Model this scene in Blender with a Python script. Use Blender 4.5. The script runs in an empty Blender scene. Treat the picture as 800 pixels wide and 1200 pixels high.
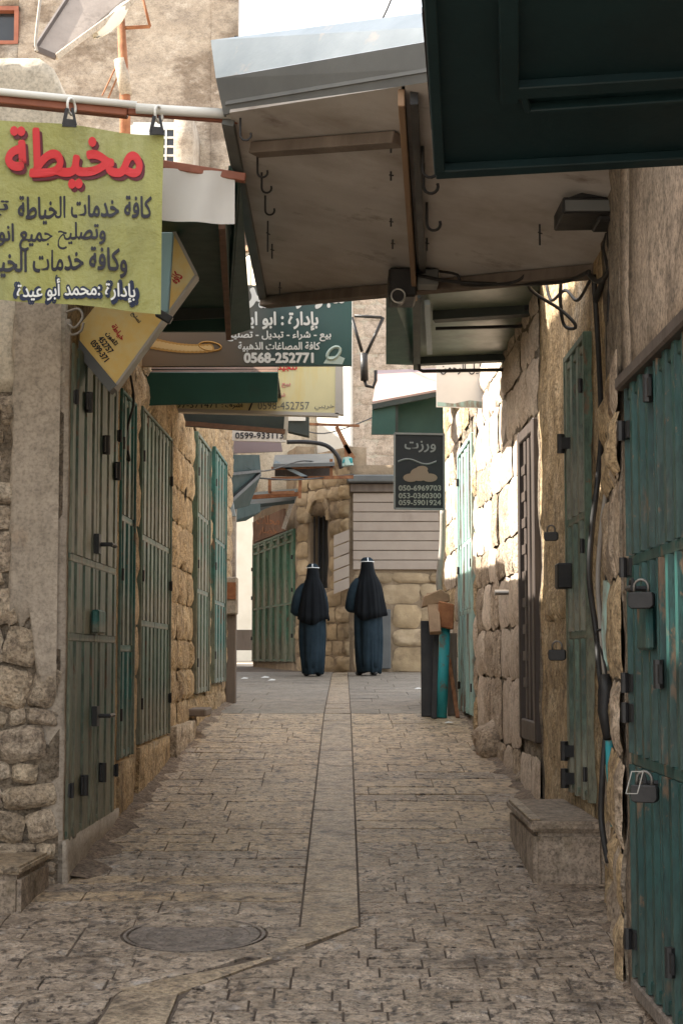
import bpy, bmesh, math, random
from mathutils import Vector, Matrix, noise
random.seed(11)
SC = bpy.context.scene
COL = SC.collection
PI = math.pi
# ------------------------------------------------------------------ camera, sky, sun, exposure
FPX = 2000.0
TH = math.atan(170 / FPX)
EYE = 1.6
cam = bpy.data.cameras.new('camera')
cam.sensor_fit = 'VERTICAL'; cam.sensor_height = 36; cam.lens = 60
cam.clip_start = 0.1; cam.clip_end = 3000
cam.dof.use_dof = False
camo = bpy.data.objects.new('camera', cam); COL.objects.link(camo)
camo.location = (0, 0, EYE); camo.rotation_euler = (PI / 2 + TH, 0, 0)
SC.camera = camo
SUN_DIR = Vector((0.76, -0.10, -0.66)).normalized()       # the way the sunlight travels
elev = math.asin(-SUN_DIR.z)
az = math.atan2(-SUN_DIR.x, -SUN_DIR.y)
w = bpy.data.worlds.new('World'); SC.world = w; w.use_nodes = True
nt = w.node_tree
bg = nt.nodes['Background']
sky = nt.nodes.new('ShaderNodeTexSky'); sky.sky_type = 'NISHITA'; sky.sun_disc = False
sky.sun_elevation = elev; sky.sun_rotation = az
sky.air_density = 1.0; sky.dust_density = 4.0; sky.ozone_density = 0.6
hz = nt.nodes.new('ShaderNodeMix'); hz.data_type = 'RGBA'; hz.inputs[0].default_value = 0.5
hz.inputs[7].default_value = (7.4, 7.3, 7.0, 1)
nt.links.new(sky.outputs[0], hz.inputs[6]); nt.links.new(hz.outputs[2], bg.inputs[0])
bg.inputs[1].default_value = 0.12
sun = bpy.data.lights.new('sun', 'SUN'); sun.energy = 4.4; sun.angle = math.radians(0.6); sun.color = (1, .94, .84)
suno = bpy.data.objects.new('sun', sun); COL.objects.link(suno)
suno.rotation_euler = (-SUN_DIR).to_track_quat('Z', 'Y').to_euler()
suno.location = (-20, 10, 30)
SC.view_settings.view_transform = 'Standard'; SC.view_settings.look = 'None'
SC.view_settings.gamma = 1; SC.view_settings.exposure = 2.0
SC.cycles.max_bounces = 8; SC.cycles.diffuse_bounces = 5

# ------------------------------------------------------------------ helpers
def P(px, py, d):
    u = (px - 400) / FPX; v = (600 - py) / FPX
    c, s = math.cos(TH), math.sin(TH)
    y = c - s * v; z = s + c * v; k = d / y
    return Vector((u * k, d, EYE + z * k))
def Pz(px, py, h):                                          # on the level plane h above the eye
    u = (px - 400) / FPX; v = (600 - py) / FPX
    c, s = math.cos(TH), math.sin(TH)
    k = h / (s + c * v)
    return Vector((u * k, (c - s * v) * k, EYE + h))
def Ppl(px, py, p0, n):
    o = Vector((0, 0, EYE)); d = P(px, py, 1) - o
    return o + d * ((p0 - o).dot(n) / d.dot(n))
def H(y):                                                   # height of the street
    if y < -6: return -.42
    if y < 15.6: return .07 * y
    if y < 25: return 1.092 + .027 * (y - 15.6)
    return 1.346 + .010 * (y - 25)
def tag(o, label=None, cat=None, group=None, kind=None):
    if label: o['label'] = label
    if cat: o['category'] = cat
    if group: o['group'] = group
    if kind: o['kind'] = kind
    return o
def empty(name, loc, label, cat, group=None):
    o = bpy.data.objects.new(name, None); COL.objects.link(o); o.location = loc; o.empty_display_size = .1
    return tag(o, label, cat, group)
def setpar(o, parent):
    if parent is not None:
        o.parent = parent
        o.matrix_parent_inverse = PARINV(parent)
def PARINV(p):
    m = Matrix.Identity(4); q = p
    while q is not None:
        m = Matrix.LocRotScale(q.location, q.rotation_euler, q.scale) @ m if q.parent is None else q.matrix_parent_inverse @ Matrix.LocRotScale(q.location, q.rotation_euler, q.scale) @ m
        q = q.parent
    return m.inverted()

class MB:
    def __init__(s): s.v = []; s.f = []; s.mi = []
    def add(s, vs, fs, mi=0):
        b = len(s.v); s.v += [Vector(x) for x in vs]; s.f += [tuple(b + i for i in f) for f in fs]; s.mi += [mi] * len(fs); return s
    def box(s, a, b, mi=0):
        x0, y0, z0 = a; x1, y1, z1 = b
        return s.add([(x0,y0,z0),(x1,y0,z0),(x1,y1,z0),(x0,y1,z0),(x0,y0,z1),(x1,y0,z1),(x1,y1,z1),(x0,y1,z1)],
                     [(0,3,2,1),(4,5,6,7),(0,1,5,4),(1,2,6,5),(2,3,7,6),(3,0,4,7)], mi)
    def slab(s, pts, off, mi=0):                            # polygon swept by a vector
        n = len(pts); off = Vector(off); p = [Vector(q) for q in pts]
        fs = [tuple(range(n))[::-1], tuple(range(n, 2 * n))] + [(i, (i + 1) % n, n + (i + 1) % n, n + i) for i in range(n)]
        return s.add(p + [q + off for q in p], fs, mi)
    def fbox(s, fr, s0, s1, d0, d1, z0, z1, mi=0):
        c = [fr.pt(a, b, z) for z in (z0, z1) for a, b in ((s0, d0), (s1, d0), (s1, d1), (s0, d1))]
        return s.add(c, [(0,3,2,1),(4,5,6,7),(0,1,5,4),(1,2,6,5),(2,3,7,6),(3,0,4,7)], mi)
    def bar(s, a, b, w, h=None, up=(0, 0, 1), mi=0):        # rectangular bar from a to b
        a = Vector(a); b = Vector(b); h = w if h is None else h
        d = (b - a).normalized(); up = Vector(up)
        if abs(d.dot(up)) > .98: up = Vector((0, 1, 0))
        r = d.cross(up).normalized() * w / 2; t = r.cross(d).normalized() * h / 2
        c = [p + i * r + j * t for p in (a, b) for i, j in ((-1, -1), (1, -1), (1, 1), (-1, 1))]
        return s.add(c, [(0,3,2,1),(4,5,6,7),(0,1,5,4),(1,2,6,5),(2,3,7,6),(3,0,4,7)], mi)
    def tube(s, pts, r, n=8, mi=0, cap=True):
        pts = [Vector(p) for p in pts]; rs = r if isinstance(r, (list, tuple)) else [r] * len(pts)
        vs = []; fs = []; prev = None
        for i, p in enumerate(pts):
            t = (pts[min(i + 1, len(pts) - 1)] - pts[max(i - 1, 0)]).normalized()
            if prev is None:
                a = t.cross(Vector((0, 0, 1)))
                if a.length < .1: a = t.cross(Vector((0, 1, 0)))
            else: a = prev - t * prev.dot(t)
            a.normalize(); prev = a; b = t.cross(a)
            vs += [p + rs[i] * (math.cos(k * 2 * PI / n) * a + math.sin(k * 2 * PI / n) * b) for k in range(n)]
        for i in range(len(pts) - 1):
            for k in range(n): fs.append((i*n+k, i*n+(k+1)%n, (i+1)*n+(k+1)%n, (i+1)*n+k))
        if cap: fs += [tuple(range(n))[::-1], tuple(range((len(pts)-1)*n, len(pts)*n))]
        return s.add(vs, fs, mi)
    def loft(s, rings, mi=0, cap=True):
        n = len(rings[0]); vs = [q for r in rings for q in r]; fs = []
        for i in range(len(rings) - 1):
            for k in range(n): fs.append((i*n+k, i*n+(k+1)%n, (i+1)*n+(k+1)%n, (i+1)*n+k))
        if cap: fs += [tuple(range(n))[::-1], tuple(range((len(rings)-1)*n, len(rings)*n))]
        return s.add(vs, fs, mi)
    def build(s, name, mats, parent=None, smooth=False, bevel=0, recalc=True, seg=1):
        me = bpy.data.meshes.new(name)
        o = bpy.data.objects.new(name, me); COL.objects.link(o)
        c = Vector((0, 0, 0))
        if s.v:
            lo = Vector((min(p.x for p in s.v), min(p.y for p in s.v), min(p.z for p in s.v)))
            hi = Vector((max(p.x for p in s.v), max(p.y for p in s.v), max(p.z for p in s.v)))
            c = Vector(((lo.x + hi.x) / 2, (lo.y + hi.y) / 2, lo.z))
        me.from_pydata([p - c for p in s.v], [], s.f)
        for p, m in zip(me.polygons, s.mi): p.material_index = m
        if recalc or bevel:
            bm = bmesh.new(); bm.from_mesh(me)
            if bevel:
                bmesh.ops.remove_doubles(bm, verts=bm.verts, dist=1e-5)
                es = [e for e in bm.edges if len(e.link_faces) == 2 and e.calc_face_angle(0) > .5]
                bmesh.ops.bevel(bm, geom=es, offset=bevel, segments=seg, affect='EDGES', clamp_overlap=True)
            bmesh.ops.recalc_face_normals(bm, faces=bm.faces)
            bm.to_mesh(me); bm.free()
        if smooth: me.shade_smooth()
        for m in (mats if isinstance(mats, (list, tuple)) else [mats]): me.materials.append(m)
        o.location = c
        setpar(o, parent)
        return o

class Fr:                                                   # a wall's own frame: s along, d out towards the street, z up
    def __init__(s, A, B, out):
        s.A = Vector((A[0], A[1], 0)); s.B = Vector((B[0], B[1], 0)); s.L = (s.B - s.A).length
        s.u = (s.B - s.A).normalized(); n = Vector((s.u.y, -s.u.x, 0))
        s.n = n if n.dot(Vector((out[0], out[1], 0))) > 0 else -n
    def pt(s, a, d, z): p = s.A + s.u * a + s.n * d; return Vector((p.x, p.y, z))
    def at_y(s, y): return (y - s.A.y) / s.u.y
    def at_x(s, x): return (x - s.A.x) / s.u.x

# ------------------------------------------------------------------ materials
def M(name, stops, scale=6, rough=.8, bump=.3, bscale=40, streak=(1, 1, 1), metal=0, dirt_pits=None, rnd=0, spec=.35,
      grain=0, low=None, bstreak=None, bdist=.01, detail=6, voro=None):
    m = bpy.data.materials.new(name); m.use_nodes = True; t = m.node_tree; N = t.nodes; L = t.links
    b = N['Principled BSDF']; b.inputs['Roughness'].default_value = rough; b.inputs['Metallic'].default_value = metal
    b.inputs['Specular IOR Level'].default_value = spec
    geo = N.new('ShaderNodeNewGeometry')
    def noi(sc, st, det=detail, off=0, ro=.6):
        mp = N.new('ShaderNodeMapping'); mp.inputs['Scale'].default_value = st; mp.inputs['Location'].default_value = (off, off, off)
        L.new(geo.outputs['Position'], mp.inputs[0])
        n = N.new('ShaderNodeTexNoise'); n.inputs['Scale'].default_value = sc; n.inputs['Detail'].default_value = det
        n.inputs['Roughness'].default_value = ro
        L.new(mp.outputs[0], n.inputs[0]); return n.outputs[0]
    def ramp(inp, st):
        r = N.new('ShaderNodeValToRGB'); e = r.color_ramp.elements
        while len(e) < len(st): e.new(.5)
        for k, (p, c) in enumerate(st):
            e[k].position = p; e[k].color = (c[0], c[1], c[2], 1) if not isinstance(c, (int, float)) else (c, c, c, 1)
        L.new(inp, r.inputs[0]); return r.outputs[0]
    def mix(f, a, c, mode='MIX'):
        x = N.new('ShaderNodeMix'); x.data_type = 'RGBA'; x.blend_type = mode
        for s_, v in ((0, f), (6, a), (7, c)):
            if hasattr(v, 'is_linked'): L.new(v, x.inputs[s_])
            elif s_ == 0: x.inputs[0].default_value = v
            else: x.inputs[s_].default_value = (v[0], v[1], v[2], 1)
        return x.outputs[2]
    k = len(stops)
    base = ramp(noi(scale, streak), [(.3 + .4 * i / max(k - 1, 1), c) for i, c in enumerate(stops)])
    if rnd:
        oi = N.new('ShaderNodeObjectInfo')
        r = ramp(oi.outputs['Random'], [(0, (1 - rnd, 1 - rnd, 1 - rnd)), (.35, (1, 1 - rnd * .1, 1 - rnd * .3)), (.7, (1 - rnd * .4, 1 - rnd * .4, 1 - rnd * .35)), (1, (1 + rnd * .4,) * 3)])
        base = mix(1.0, base, r, 'MULTIPLY')
    if dirt_pits:                                                # dirt, and pit shade put into colour: (colour, scale, lo, hi, streak)
        for j, dd in enumerate(dirt_pits):
            c, sc, lo, hi, st = dd
            f = ramp(noi(sc, st, 8, 7.3 * (j + 1), .65), [(lo, 0.0), (hi, 1.0)])
            base = mix(f, base, c)
    if low:                                                 # road dirt on the foot of the thing: (colour, amount)
        tc = N.new('ShaderNodeTexCoord'); sp = N.new('ShaderNodeSeparateXYZ'); L.new(tc.outputs['Generated'], sp.inputs[0])
        nn = noi(5, (1, 1, .4), 6, 3.3)
        a = N.new('ShaderNodeMath'); a.operation = 'MULTIPLY_ADD'; L.new(nn, a.inputs[0]); a.inputs[1].default_value = -.5; L.new(sp.outputs[2], a.inputs[2])
        f = ramp(a.outputs[0], [(0, low[1]), (.28, 0.0)])
        base = mix(f, base, low[0])
    if grain:
        g_ = ramp(noi(60, bstreak or streak, 4, 4.4, .7), [(.40, 1 - grain * 1.1), (.50, 1.0), (.62, 1 + grain * .5)])
        base = mix(1.0, base, g_, 'MULTIPLY')
        g_ = ramp(noi(15, bstreak or streak, 8, 6.1, .65), [(.38, 1 - grain * .9), (.50, 1.0), (.64, 1 + grain * .4)])
        base = mix(1.0, base, g_, 'MULTIPLY')
    L.new(base, b.inputs['Base Color'])
    if bump:
        hgt = noi(bscale, bstreak or streak, 8, 1.7)
        if voro:
            vn = N.new('ShaderNodeTexVoronoi'); vn.inputs['Scale'].default_value = voro
            mp = N.new('ShaderNodeMapping'); mp.inputs['Scale'].default_value = bstreak or streak
            L.new(geo.outputs['Position'], mp.inputs[0]); L.new(mp.outputs[0], vn.inputs[0])
            a = N.new('ShaderNodeMath'); a.operation = 'ADD'; L.new(hgt, a.inputs[0]); L.new(vn.outputs[0], a.inputs[1]); hgt = a.outputs[0]
        bp = N.new('ShaderNodeBump'); bp.inputs['Strength'].default_value = bump; bp.inputs['Distance'].default_value = bdist
        L.new(hgt, bp.inputs['Height']); L.new(bp.outputs[0], b.inputs['Normal'])
    rr = noi(9, (1, 1, 1), 5, 9.1)
    mr = N.new('ShaderNodeMapRange'); mr.inputs['To Min'].default_value = max(rough - .13, .05); mr.inputs['To Max'].default_value = min(rough + .13, 1)
    L.new(rr, mr.inputs[0]); L.new(mr.outputs[0], b.inputs['Roughness'])
    return m
X = (1, 1, 1)
VS = (1, 1, .12)
MT = {}
MT['paver'] = M('worn_paving', [(.33,.235,.145), (.48,.355,.225), (.64,.49,.32)], 5, .42, 1.0, 26, rnd=.12, bdist=.035, grain=.32,
                dirt_pits=[((.50,.39,.26), 1.3, .50, .72, X), ((.085,.06,.043), 17, .52, .62, (1.3, .8, 1)), ((.10,.075,.055), 4, .55, .72, X)], spec=.5)  # dark flecks paint pit shade; warm patches are sandy dirt and bounced light
MT['paver_rough'] = M('chiselled_paving', [(.32,.245,.18), (.47,.37,.28), (.64,.52,.41)], 6, .30, 1.0, 20, rnd=.14, bdist=.06, grain=.36,
                dirt_pits=[((.085,.065,.052), 24, .52, .60, (1.2, .8, 1)), ((.53,.47,.42), 13, .58, .68, (1, .8, 1)), ((.10,.075,.06), 3.5, .55, .72, X)], spec=.55)  # darkest fine flecks stand for the shade inside the chisel marks
MT['landing'] = M('landing_paving', [(.20,.17,.135), (.29,.25,.20)], 3, .6, .6, 30, rnd=.12, bdist=.02, grain=.3, dirt_pits=[((.08,.07,.06), 8, .55, .68, X)])
MT['drain'] = M('drain_slab', [(.33,.25,.165), (.46,.36,.25)], 4, .4, .8, 30, rnd=.12, bdist=.03, grain=.45, dirt_pits=[((.11,.08,.06), 12, .53, .66, X), ((.44,.36,.26), 3, .56, .74, X), ((.12,.09,.065), 2.2, .56, .72, X)], spec=.5)
MT['bed'] = M('street_bed', [(.08,.06,.046), (.14,.11,.085)], 12, .9, .6, 60)
MT['earth'] = M('pale_earth', [(.25,.2,.15), (.35,.29,.22)], 2, .95, .4, 20)
MT['dirt_bank'] = M('earth_bank', [(.17,.125,.09), (.27,.205,.15)], 8, .95, .8, 60, bdist=.02, grain=.5)
MT['iron'] = M('manhole_iron', [(.15,.125,.105), (.24,.20,.17)], 20, .5, .6, 60, metal=.2, grain=.4)
MT['stone_warm'] = M('warm_limestone', [(.33,.235,.13), (.50,.365,.215), (.64,.50,.32)], 5, .85, .8, 18, rnd=.22, bdist=.07, dirt_pits=[((.16,.105,.065), 4, .56, .72, X)], grain=0.36)
MT['stone_grey'] = M('grey_limestone', [(.31,.235,.17), (.46,.36,.265), (.58,.47,.36)], 5, .85, .8, 18, rnd=.22, bdist=.07, dirt_pits=[((.13,.095,.07), 5, .55, .75, X)], grain=0.36)
MT['stone_pale'] = M('pale_limestone', [(.42,.33,.25), (.55,.45,.36), (.62,.53,.43)], 5, .85, .5, 25, rnd=.12, dirt_pits=[((.25,.19,.14), 7, .58, .78, X)], grain=0.25)
MT['stone_rubble'] = M('rubble_stone', [(.36,.285,.21), (.52,.42,.31), (.66,.56,.43)], 7, .9, .9, 16, rnd=.25, bdist=.07, dirt_pits=[((.14,.105,.08), 6, .55, .72, X)], grain=0.36)
MT['stone_far'] = M('far_limestone', [(.30,.225,.14), (.42,.32,.20), (.52,.41,.27)], 3, .9, .5, 10, rnd=.28, bdist=.03, dirt_pits=[((.19,.14,.095), 2.2, .52, .68, X)])
MT['mortar_far'] = M('far_mortar', [(.22,.165,.11), (.31,.235,.155)], 4, .95, .6, 10, bdist=.04, dirt_pits=[((.14,.105,.07), 3, .55, .7, X)])
MT['mortar'] = M('old_mortar', [(.16,.125,.09), (.25,.20,.145), (.34,.275,.21)], 7, .95, .9, 22, bdist=.07, dirt_pits=[((.12,.085,.055), 3, .55, .75, X)], grain=0.36)
MT['mortar_warm'] = M('warm_mortar', [(.34,.235,.12), (.51,.365,.205), (.64,.49,.31)], 4, .95, .9, 22, bdist=.07, dirt_pits=[((.17,.115,.065), 4, .55, .72, (1, 1, .4)), ((.55,.47,.36), 2.5, .58, .7, (1, 1, .6))], grain=0.36)  # lightened and saturated to carry bounce off the sunlit wall opposite
MT['plaster_grey'] = M('grey_render', [(.33,.28,.22), (.42,.355,.285)], 3, .9, .3, 30, dirt_pits=[((.40,.27,.17), 1.7, .58, .72, (1, 1, .7)), ((.17,.14,.11), 5, .58, .8, (1, 1, .5))], grain=.2)
MT['plaster_tan'] = M('tan_render', [(.27,.225,.18), (.36,.30,.235), (.42,.36,.29)], 2.2, .9, .6, 12, bdist=.02, streak=(1, 1, 1.6), dirt_pits=[((.20,.155,.115), 1.6, .48, .60, (1, 1, 1.4)), ((.46,.40,.33), 3.2, .56, .7, (1, 1, 1.5))], grain=.2)
MT['plaster_pale'] = M('pale_render', [(.48,.42,.33), (.58,.52,.42)], 3, .9, .3, 20, dirt_pits=[((.36,.30,.22), 2.5, .55, .75, X)], grain=.2)
MT['plaster_brown'] = M('brown_render', [(.19,.15,.11), (.27,.21,.155), (.33,.265,.20)], 2.5, .9, .5, 18, dirt_pits=[((.12,.09,.065), 3, .52, .7, (1, 1, .5)), ((.34,.27,.21), 1.8, .6, .7, X)], grain=0.40)
MT['cream'] = M('cream_wall', [(.62,.56,.45), (.7,.64,.53)], 3, .9, .2, 20)
MT['white_wall'] = M('white_wall', [(.66,.64,.58), (.74,.72,.66)], 3, .9, .2, 20, dirt_pits=[((.5,.47,.41), 3, .6, .8, VS)])
def paint(name, a, b_, rust=(.13,.085,.05), dust=(.22,.19,.135), amt=.6, rough=.5, lo=.5):
    return M(name, [a, b_], 3, rough, .25, 60, streak=(1, 1, .25), grain=.28, dirt_pits=[(dust, 3.5, lo, lo + .2, (1, 1, .15)), (tuple(x * .6 for x in a), 6, .56, .64, (1, 1, .2)), (rust, 9, .585, .64, (1, 1, .4)), (rust, 26, .62, .66, (1, 1, .7))], low=(dust, amt), spec=.4)
MT['green_olive'] = paint('weathered_olive_green_paint', (.062,.10,.07), (.105,.148,.108), dust=(.22,.20,.14), lo=.50)
MT['green_dark'] = paint('dark_green_paint', (.012,.055,.043), (.02,.085,.065), lo=.58)
MT['green_teal'] = paint('teal_green_paint', (.02,.10,.085), (.03,.145,.12), lo=.56)
MT['green_grey'] = paint('grey_green_paint', (.065,.11,.08), (.105,.16,.115), lo=.50)
MT['green_right'] = paint('deep_teal_paint', (.003,.034,.033), (.006,.052,.048), dust=(.08,.085,.065), amt=.3, lo=.62)
MT['green_right_face'] = paint('faded_teal_paint', (.006,.042,.038), (.012,.060,.053), dust=(.06,.07,.055), amt=.3, lo=.56)
MT['green_far'] = paint('far_shop_green_paint', (.05,.13,.08), (.075,.17,.11), lo=.6)
MT['aqua'] = M('aqua_paint', [(.02,.22,.25), (.03,.30,.33)], 6, .55, .2, 60, streak=VS, dirt_pits=[((.13,.10,.07), 9, .55, .66, X)])
MT['aqua_pale'] = M('pale_aqua_paint', [(.26,.40,.36), (.36,.5,.45)], 6, .7, .3, 60, streak=VS, dirt_pits=[((.20,.16,.12), 7, .5, .62, (1, 1, .3))])
MT['aw_green'] = M('awning_green_metal', [(.012,.05,.04), (.02,.07,.055)], 4, .5, .1, 50, dirt_pits=[((.05,.055,.045), 4, .6, .8, X)])
MT['lip_green'] = M('lip_green_metal', [(.012,.07,.055), (.018,.095,.075)], 3, .45, .05, 30, dirt_pits=[((.03,.06,.05), 5, .56, .75, X)])
MT['aw_dark'] = M('awning_dark_green_sheet', [(.006,.022,.019), (.01,.034,.03)], 4, .7, .1, 50)
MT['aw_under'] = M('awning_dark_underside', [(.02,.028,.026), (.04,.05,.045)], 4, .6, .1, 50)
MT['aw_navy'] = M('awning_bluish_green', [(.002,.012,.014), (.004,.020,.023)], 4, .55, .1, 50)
MT['aw_light'] = M('awning_pale_green_sheet', [(.13,.17,.135), (.20,.24,.19)], 4, .35, .1, 30, dirt_pits=[((.08,.09,.07), 4, .55, .8, X)])
MT['rust_brown'] = M('brown_rusty_bar', [(.10,.055,.035), (.17,.09,.055)], 12, .7, .3, 60)
MT['bar_brown'] = M('painted_brown_bar', [(.22,.075,.045), (.32,.12,.07)], 6, .6, .2, 60)
MT['rust'] = M('rust', [(.15,.06,.03), (.32,.15,.07)], 14, .85, .4, 60)
MT['rust_orange'] = M('orange_rust', [(.20,.075,.035), (.32,.14,.065)], 14, .85, .4, 60)
MT['ply'] = M('canopy_ply', [(.47,.445,.425), (.57,.545,.52)], 3, .75, .2, 8, dirt_pits=[((.33,.29,.25), 1.1, .46, .68, X), ((.24,.20,.17), 3.2, .58, .72, X)])
MT['zinc'] = M('zinc_sheet', [(.24,.29,.32), (.31,.36,.39)], 3, .4, .1, 30, metal=.3, dirt_pits=[((.5,.42,.36), 4, .62, .75, X)])
MT['zinc_dark'] = M('dark_zinc', [(.10,.105,.105), (.14,.145,.14)], 3, .6, .1, 30)
MT['dark_zinc_warm'] = M('warm_grey_sheet', [(.20,.165,.14), (.28,.235,.20)], 3, .7, .2, 30, dirt_pits=[((.13,.105,.085), 4, .52, .7, X)])
MT['wood'] = M('weathered_wood', [(.19,.12,.075), (.32,.21,.13)], 6, .8, .3, 50, streak=(1, .15, 1))
MT['wood_grey'] = M('grey_wood', [(.12,.095,.075), (.21,.17,.14)], 8, .85, .4, 50, streak=VS)
MT['black'] = M('black_iron', [(.012,.012,.013), (.028,.026,.025)], 12, .5, .2, 60)
MT['cable'] = M('cable_black', [(.015,.014,.014), (.03,.028,.026)], 12, .55, 0)
MT['cable_grey'] = M('cable_grey', [(.22,.20,.17), (.3,.27,.24)], 12, .6, 0)
MT['white_plastic'] = M('white_plastic', [(.62,.62,.58), (.70,.70,.65)], 5, .45, .05, 30)
MT['dull_steel'] = M('dull_steel', [(.14,.13,.12), (.22,.2,.18)], 12, .45, .2, 60, metal=.7)
MT['steel'] = M('steel', [(.45,.44,.42), (.6,.58,.55)], 12, .3, .1, 60, metal=.9)
MT['dark_metal'] = M('dark_brown_metal', [(.05,.038,.032), (.085,.065,.055)], 10, .5, .3, 60, streak=VS, dirt_pits=[((.14,.11,.085), 9, .6, .75, VS)])
MT['shutter'] = M('beige_shutter', [(.33,.27,.22), (.39,.325,.265)], 4, .6, .1, 30, dirt_pits=[((.25,.2,.16), 3, .6, .8, (1, 1, .4))])
MT['veil'] = M('black_veil_cloth', [(.004,.005,.007), (.007,.009,.011)], 8, .85, .2, 300, spec=.15)
MT['habit'] = M('navy_habit_cloth', [(.010,.020,.028), (.020,.034,.046)], 8, .85, .2, 300, spec=.15)
MT['linen'] = M('white_linen', [(.75,.78,.8), (.8,.83,.85)], 8, .8, 0)
MT['skin'] = M('skin', [(.45,.27,.19), (.5,.31,.22)], 8, .5, 0)
MT['shoe'] = M('black_leather', [(.01,.01,.01), (.02,.02,.02)], 8, .35, 0)
MT['paper'] = M('litter_paper', [(.55,.55,.52), (.7,.7,.67)], 8, .8, 0)
MT['concrete'] = M('step_concrete', [(.26,.205,.155), (.36,.29,.225)], 5, .85, .6, 25, dirt_pits=[((.13,.10,.06), 3.5, .52, .7, X), ((.45,.38,.30), 4, .62, .75, X)], grain=0.36)
MT['glass'] = M('dark_glass', [(.02,.022,.025), (.03,.033,.035)], 3, .15, 0, spec=.5)
MT['bluewash'] = M('blue_wash_paint', [(.34,.345,.325), (.43,.43,.40)], 4, .9, .3, 30, dirt_pits=[((.3,.26,.21), 4, .5, .65, X)])
# flat print colours
def flat(name, c, rough=.55, tint=.06, wear=None):
    return M(name, [tuple(x * (1 - tint) for x in c), c], 4, rough, 0, dirt_pits=wear)
MT['sign_lime'] = M('lime_banner_vinyl', [(.27,.275,.085), (.315,.32,.105)], 2.5, .45, .6, 5, bdist=.05, dirt_pits=[((.22,.225,.08), 2.2, .5, .72, (1.5, 1, .6)), ((.40,.40,.19), 3.5, .55, .75, (1, 1, .3))]) or flat('lime_banner_vinyl', (.30,.305,.10), .5, .12, [((.235,.24,.09), 2.2, .52, .8, (1.5, 1, .6))])
MT['print_red'] = flat('red_print', (.55,.03,.035)); MT['print_dred'] = flat('dark_red_print', (.10,.012,.02))
MT['print_black'] = flat('black_print', (.02,.02,.03)); MT['print_navy'] = flat('navy_print', (.015,.025,.06))
MT['print_white'] = flat('white_print', (.74,.76,.74)); MT['print_cream'] = flat('cream_print', (.68,.66,.58))
MT['print_gold'] = flat('gold_print', (.45,.24,.06)); MT['print_gold_pale'] = flat('pale_gold_print', (.62,.42,.18)); MT['print_pink'] = flat('pink_print', (.6,.22,.22))
MT['print_grey'] = flat('faded_grey_print', (.17,.17,.15)); MT['print_pale'] = flat('pale_green_print', (.5,.62,.56)); MT['print_dim'] = flat('dim_grey_print', (.13,.14,.14)); MT['print_dough'] = flat('dull_brown_print', (.14,.10,.07))
MT['sign_yellow'] = flat('yellow_sign_plastic', (.90,.62,.19), .4, .1, [((.82,.70,.36), 3, .45, .65, X), ((.45,.22,.08), 5, .64, .74, (1, 1, .3))])
MT['sign_yellow2'] = flat('faded_yellow_sign', (.60,.56,.33), .5, .08, [((.60,.47,.17), 2, .5, .62, (1.2, 1, .2))])
MT['sign_white'] = flat('white_banner_vinyl', (.62,.60,.56), .6, .1)
MT['sign_blue'] = flat('pale_blue_board', (.20,.31,.32)); MT['sign_black'] = flat('black_sign_board', (.006,.008,.010), .7)
MT['lilac'] = flat('faded_lilac_sheet', (.24,.20,.22)); MT['sign_frame'] = flat('grey_sign_frame', (.42,.40,.36))
MT['pinkish'] = flat('faded_pink_sheet', (.30,.21,.185), .6, .1)
def sign_brown_green():
    m = bpy.data.materials.new('brown_to_green_print'); m.use_nodes = True; t = m.node_tree; b = t.nodes['Principled BSDF']; b.inputs['Roughness'].default_value = .4
    tc = t.nodes.new('ShaderNodeTexCoord'); sp = t.nodes.new('ShaderNodeSeparateXYZ'); t.links.new(tc.outputs['Generated'], sp.inputs[0])
    r = t.nodes.new('ShaderNodeValToRGB'); e = r.color_ramp.elements
    for _ in range(2): e.new(.5)
    for k, (p, c) in enumerate([(0, (.20,.13,.075)), (.45, (.12,.095,.07)), (.66, (.022,.055,.055)), (1, (.02,.085,.075))]): e[k].position = p; e[k].color = (*c, 1)
    t.links.new(sp.outputs[0], r.inputs[0]); t.links.new(r.outputs[0], b.inputs['Base Color']); return m
MT['sign_bg'] = sign_brown_green()

# ------------------------------------------------------------------ lettering
FO = {'ا': ('FE8D','FE8E',0,0), 'أ': ('FE83','FE84',0,0), 'إ': ('FE87','FE88',0,0), 'ة': ('FE93','FE94',0,0), 'د': ('FEA9','FEAA',0,0),
      'ذ': ('FEAB','FEAC',0,0), 'ر': ('FEAD','FEAE',0,0), 'ز': ('FEAF','FEB0',0,0), 'و': ('FEED','FEEE',0,0), 'ء': ('FE80',0,0,0)}
for ch, b_ in {'ب':0xFE8F,'ت':0xFE95,'ث':0xFE99,'ج':0xFE9D,'ح':0xFEA1,'خ':0xFEA5,'س':0xFEB1,'ش':0xFEB5,'ص':0xFEB9,'ض':0xFEBD,'ط':0xFEC1,'ظ':0xFEC5,
               'ع':0xFEC9,'غ':0xFECD,'ف':0xFED1,'ق':0xFED5,'ك':0xFED9,'ل':0xFEDD,'م':0xFEE1,'ن':0xFEE5,'ه':0xFEE9,'ي':0xFEF1}.items():
    FO[ch] = tuple('%04X' % (b_ + i) for i in range(4))
def arabic(s):
    out = []
    for i, c in enumerate(s):
        if c not in FO: out.append(c); continue
        f = FO[c]
        p = i > 0 and s[i-1] in FO and FO[s[i-1]][2] and f[1]
        q = f[2] and i + 1 < len(s) and s[i+1] in FO and FO[s[i+1]][1]
        out.append(chr(int(f[3 if p and q else 1 if p else 2 if q else 0], 16)))
    return ''.join(reversed(out))
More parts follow.
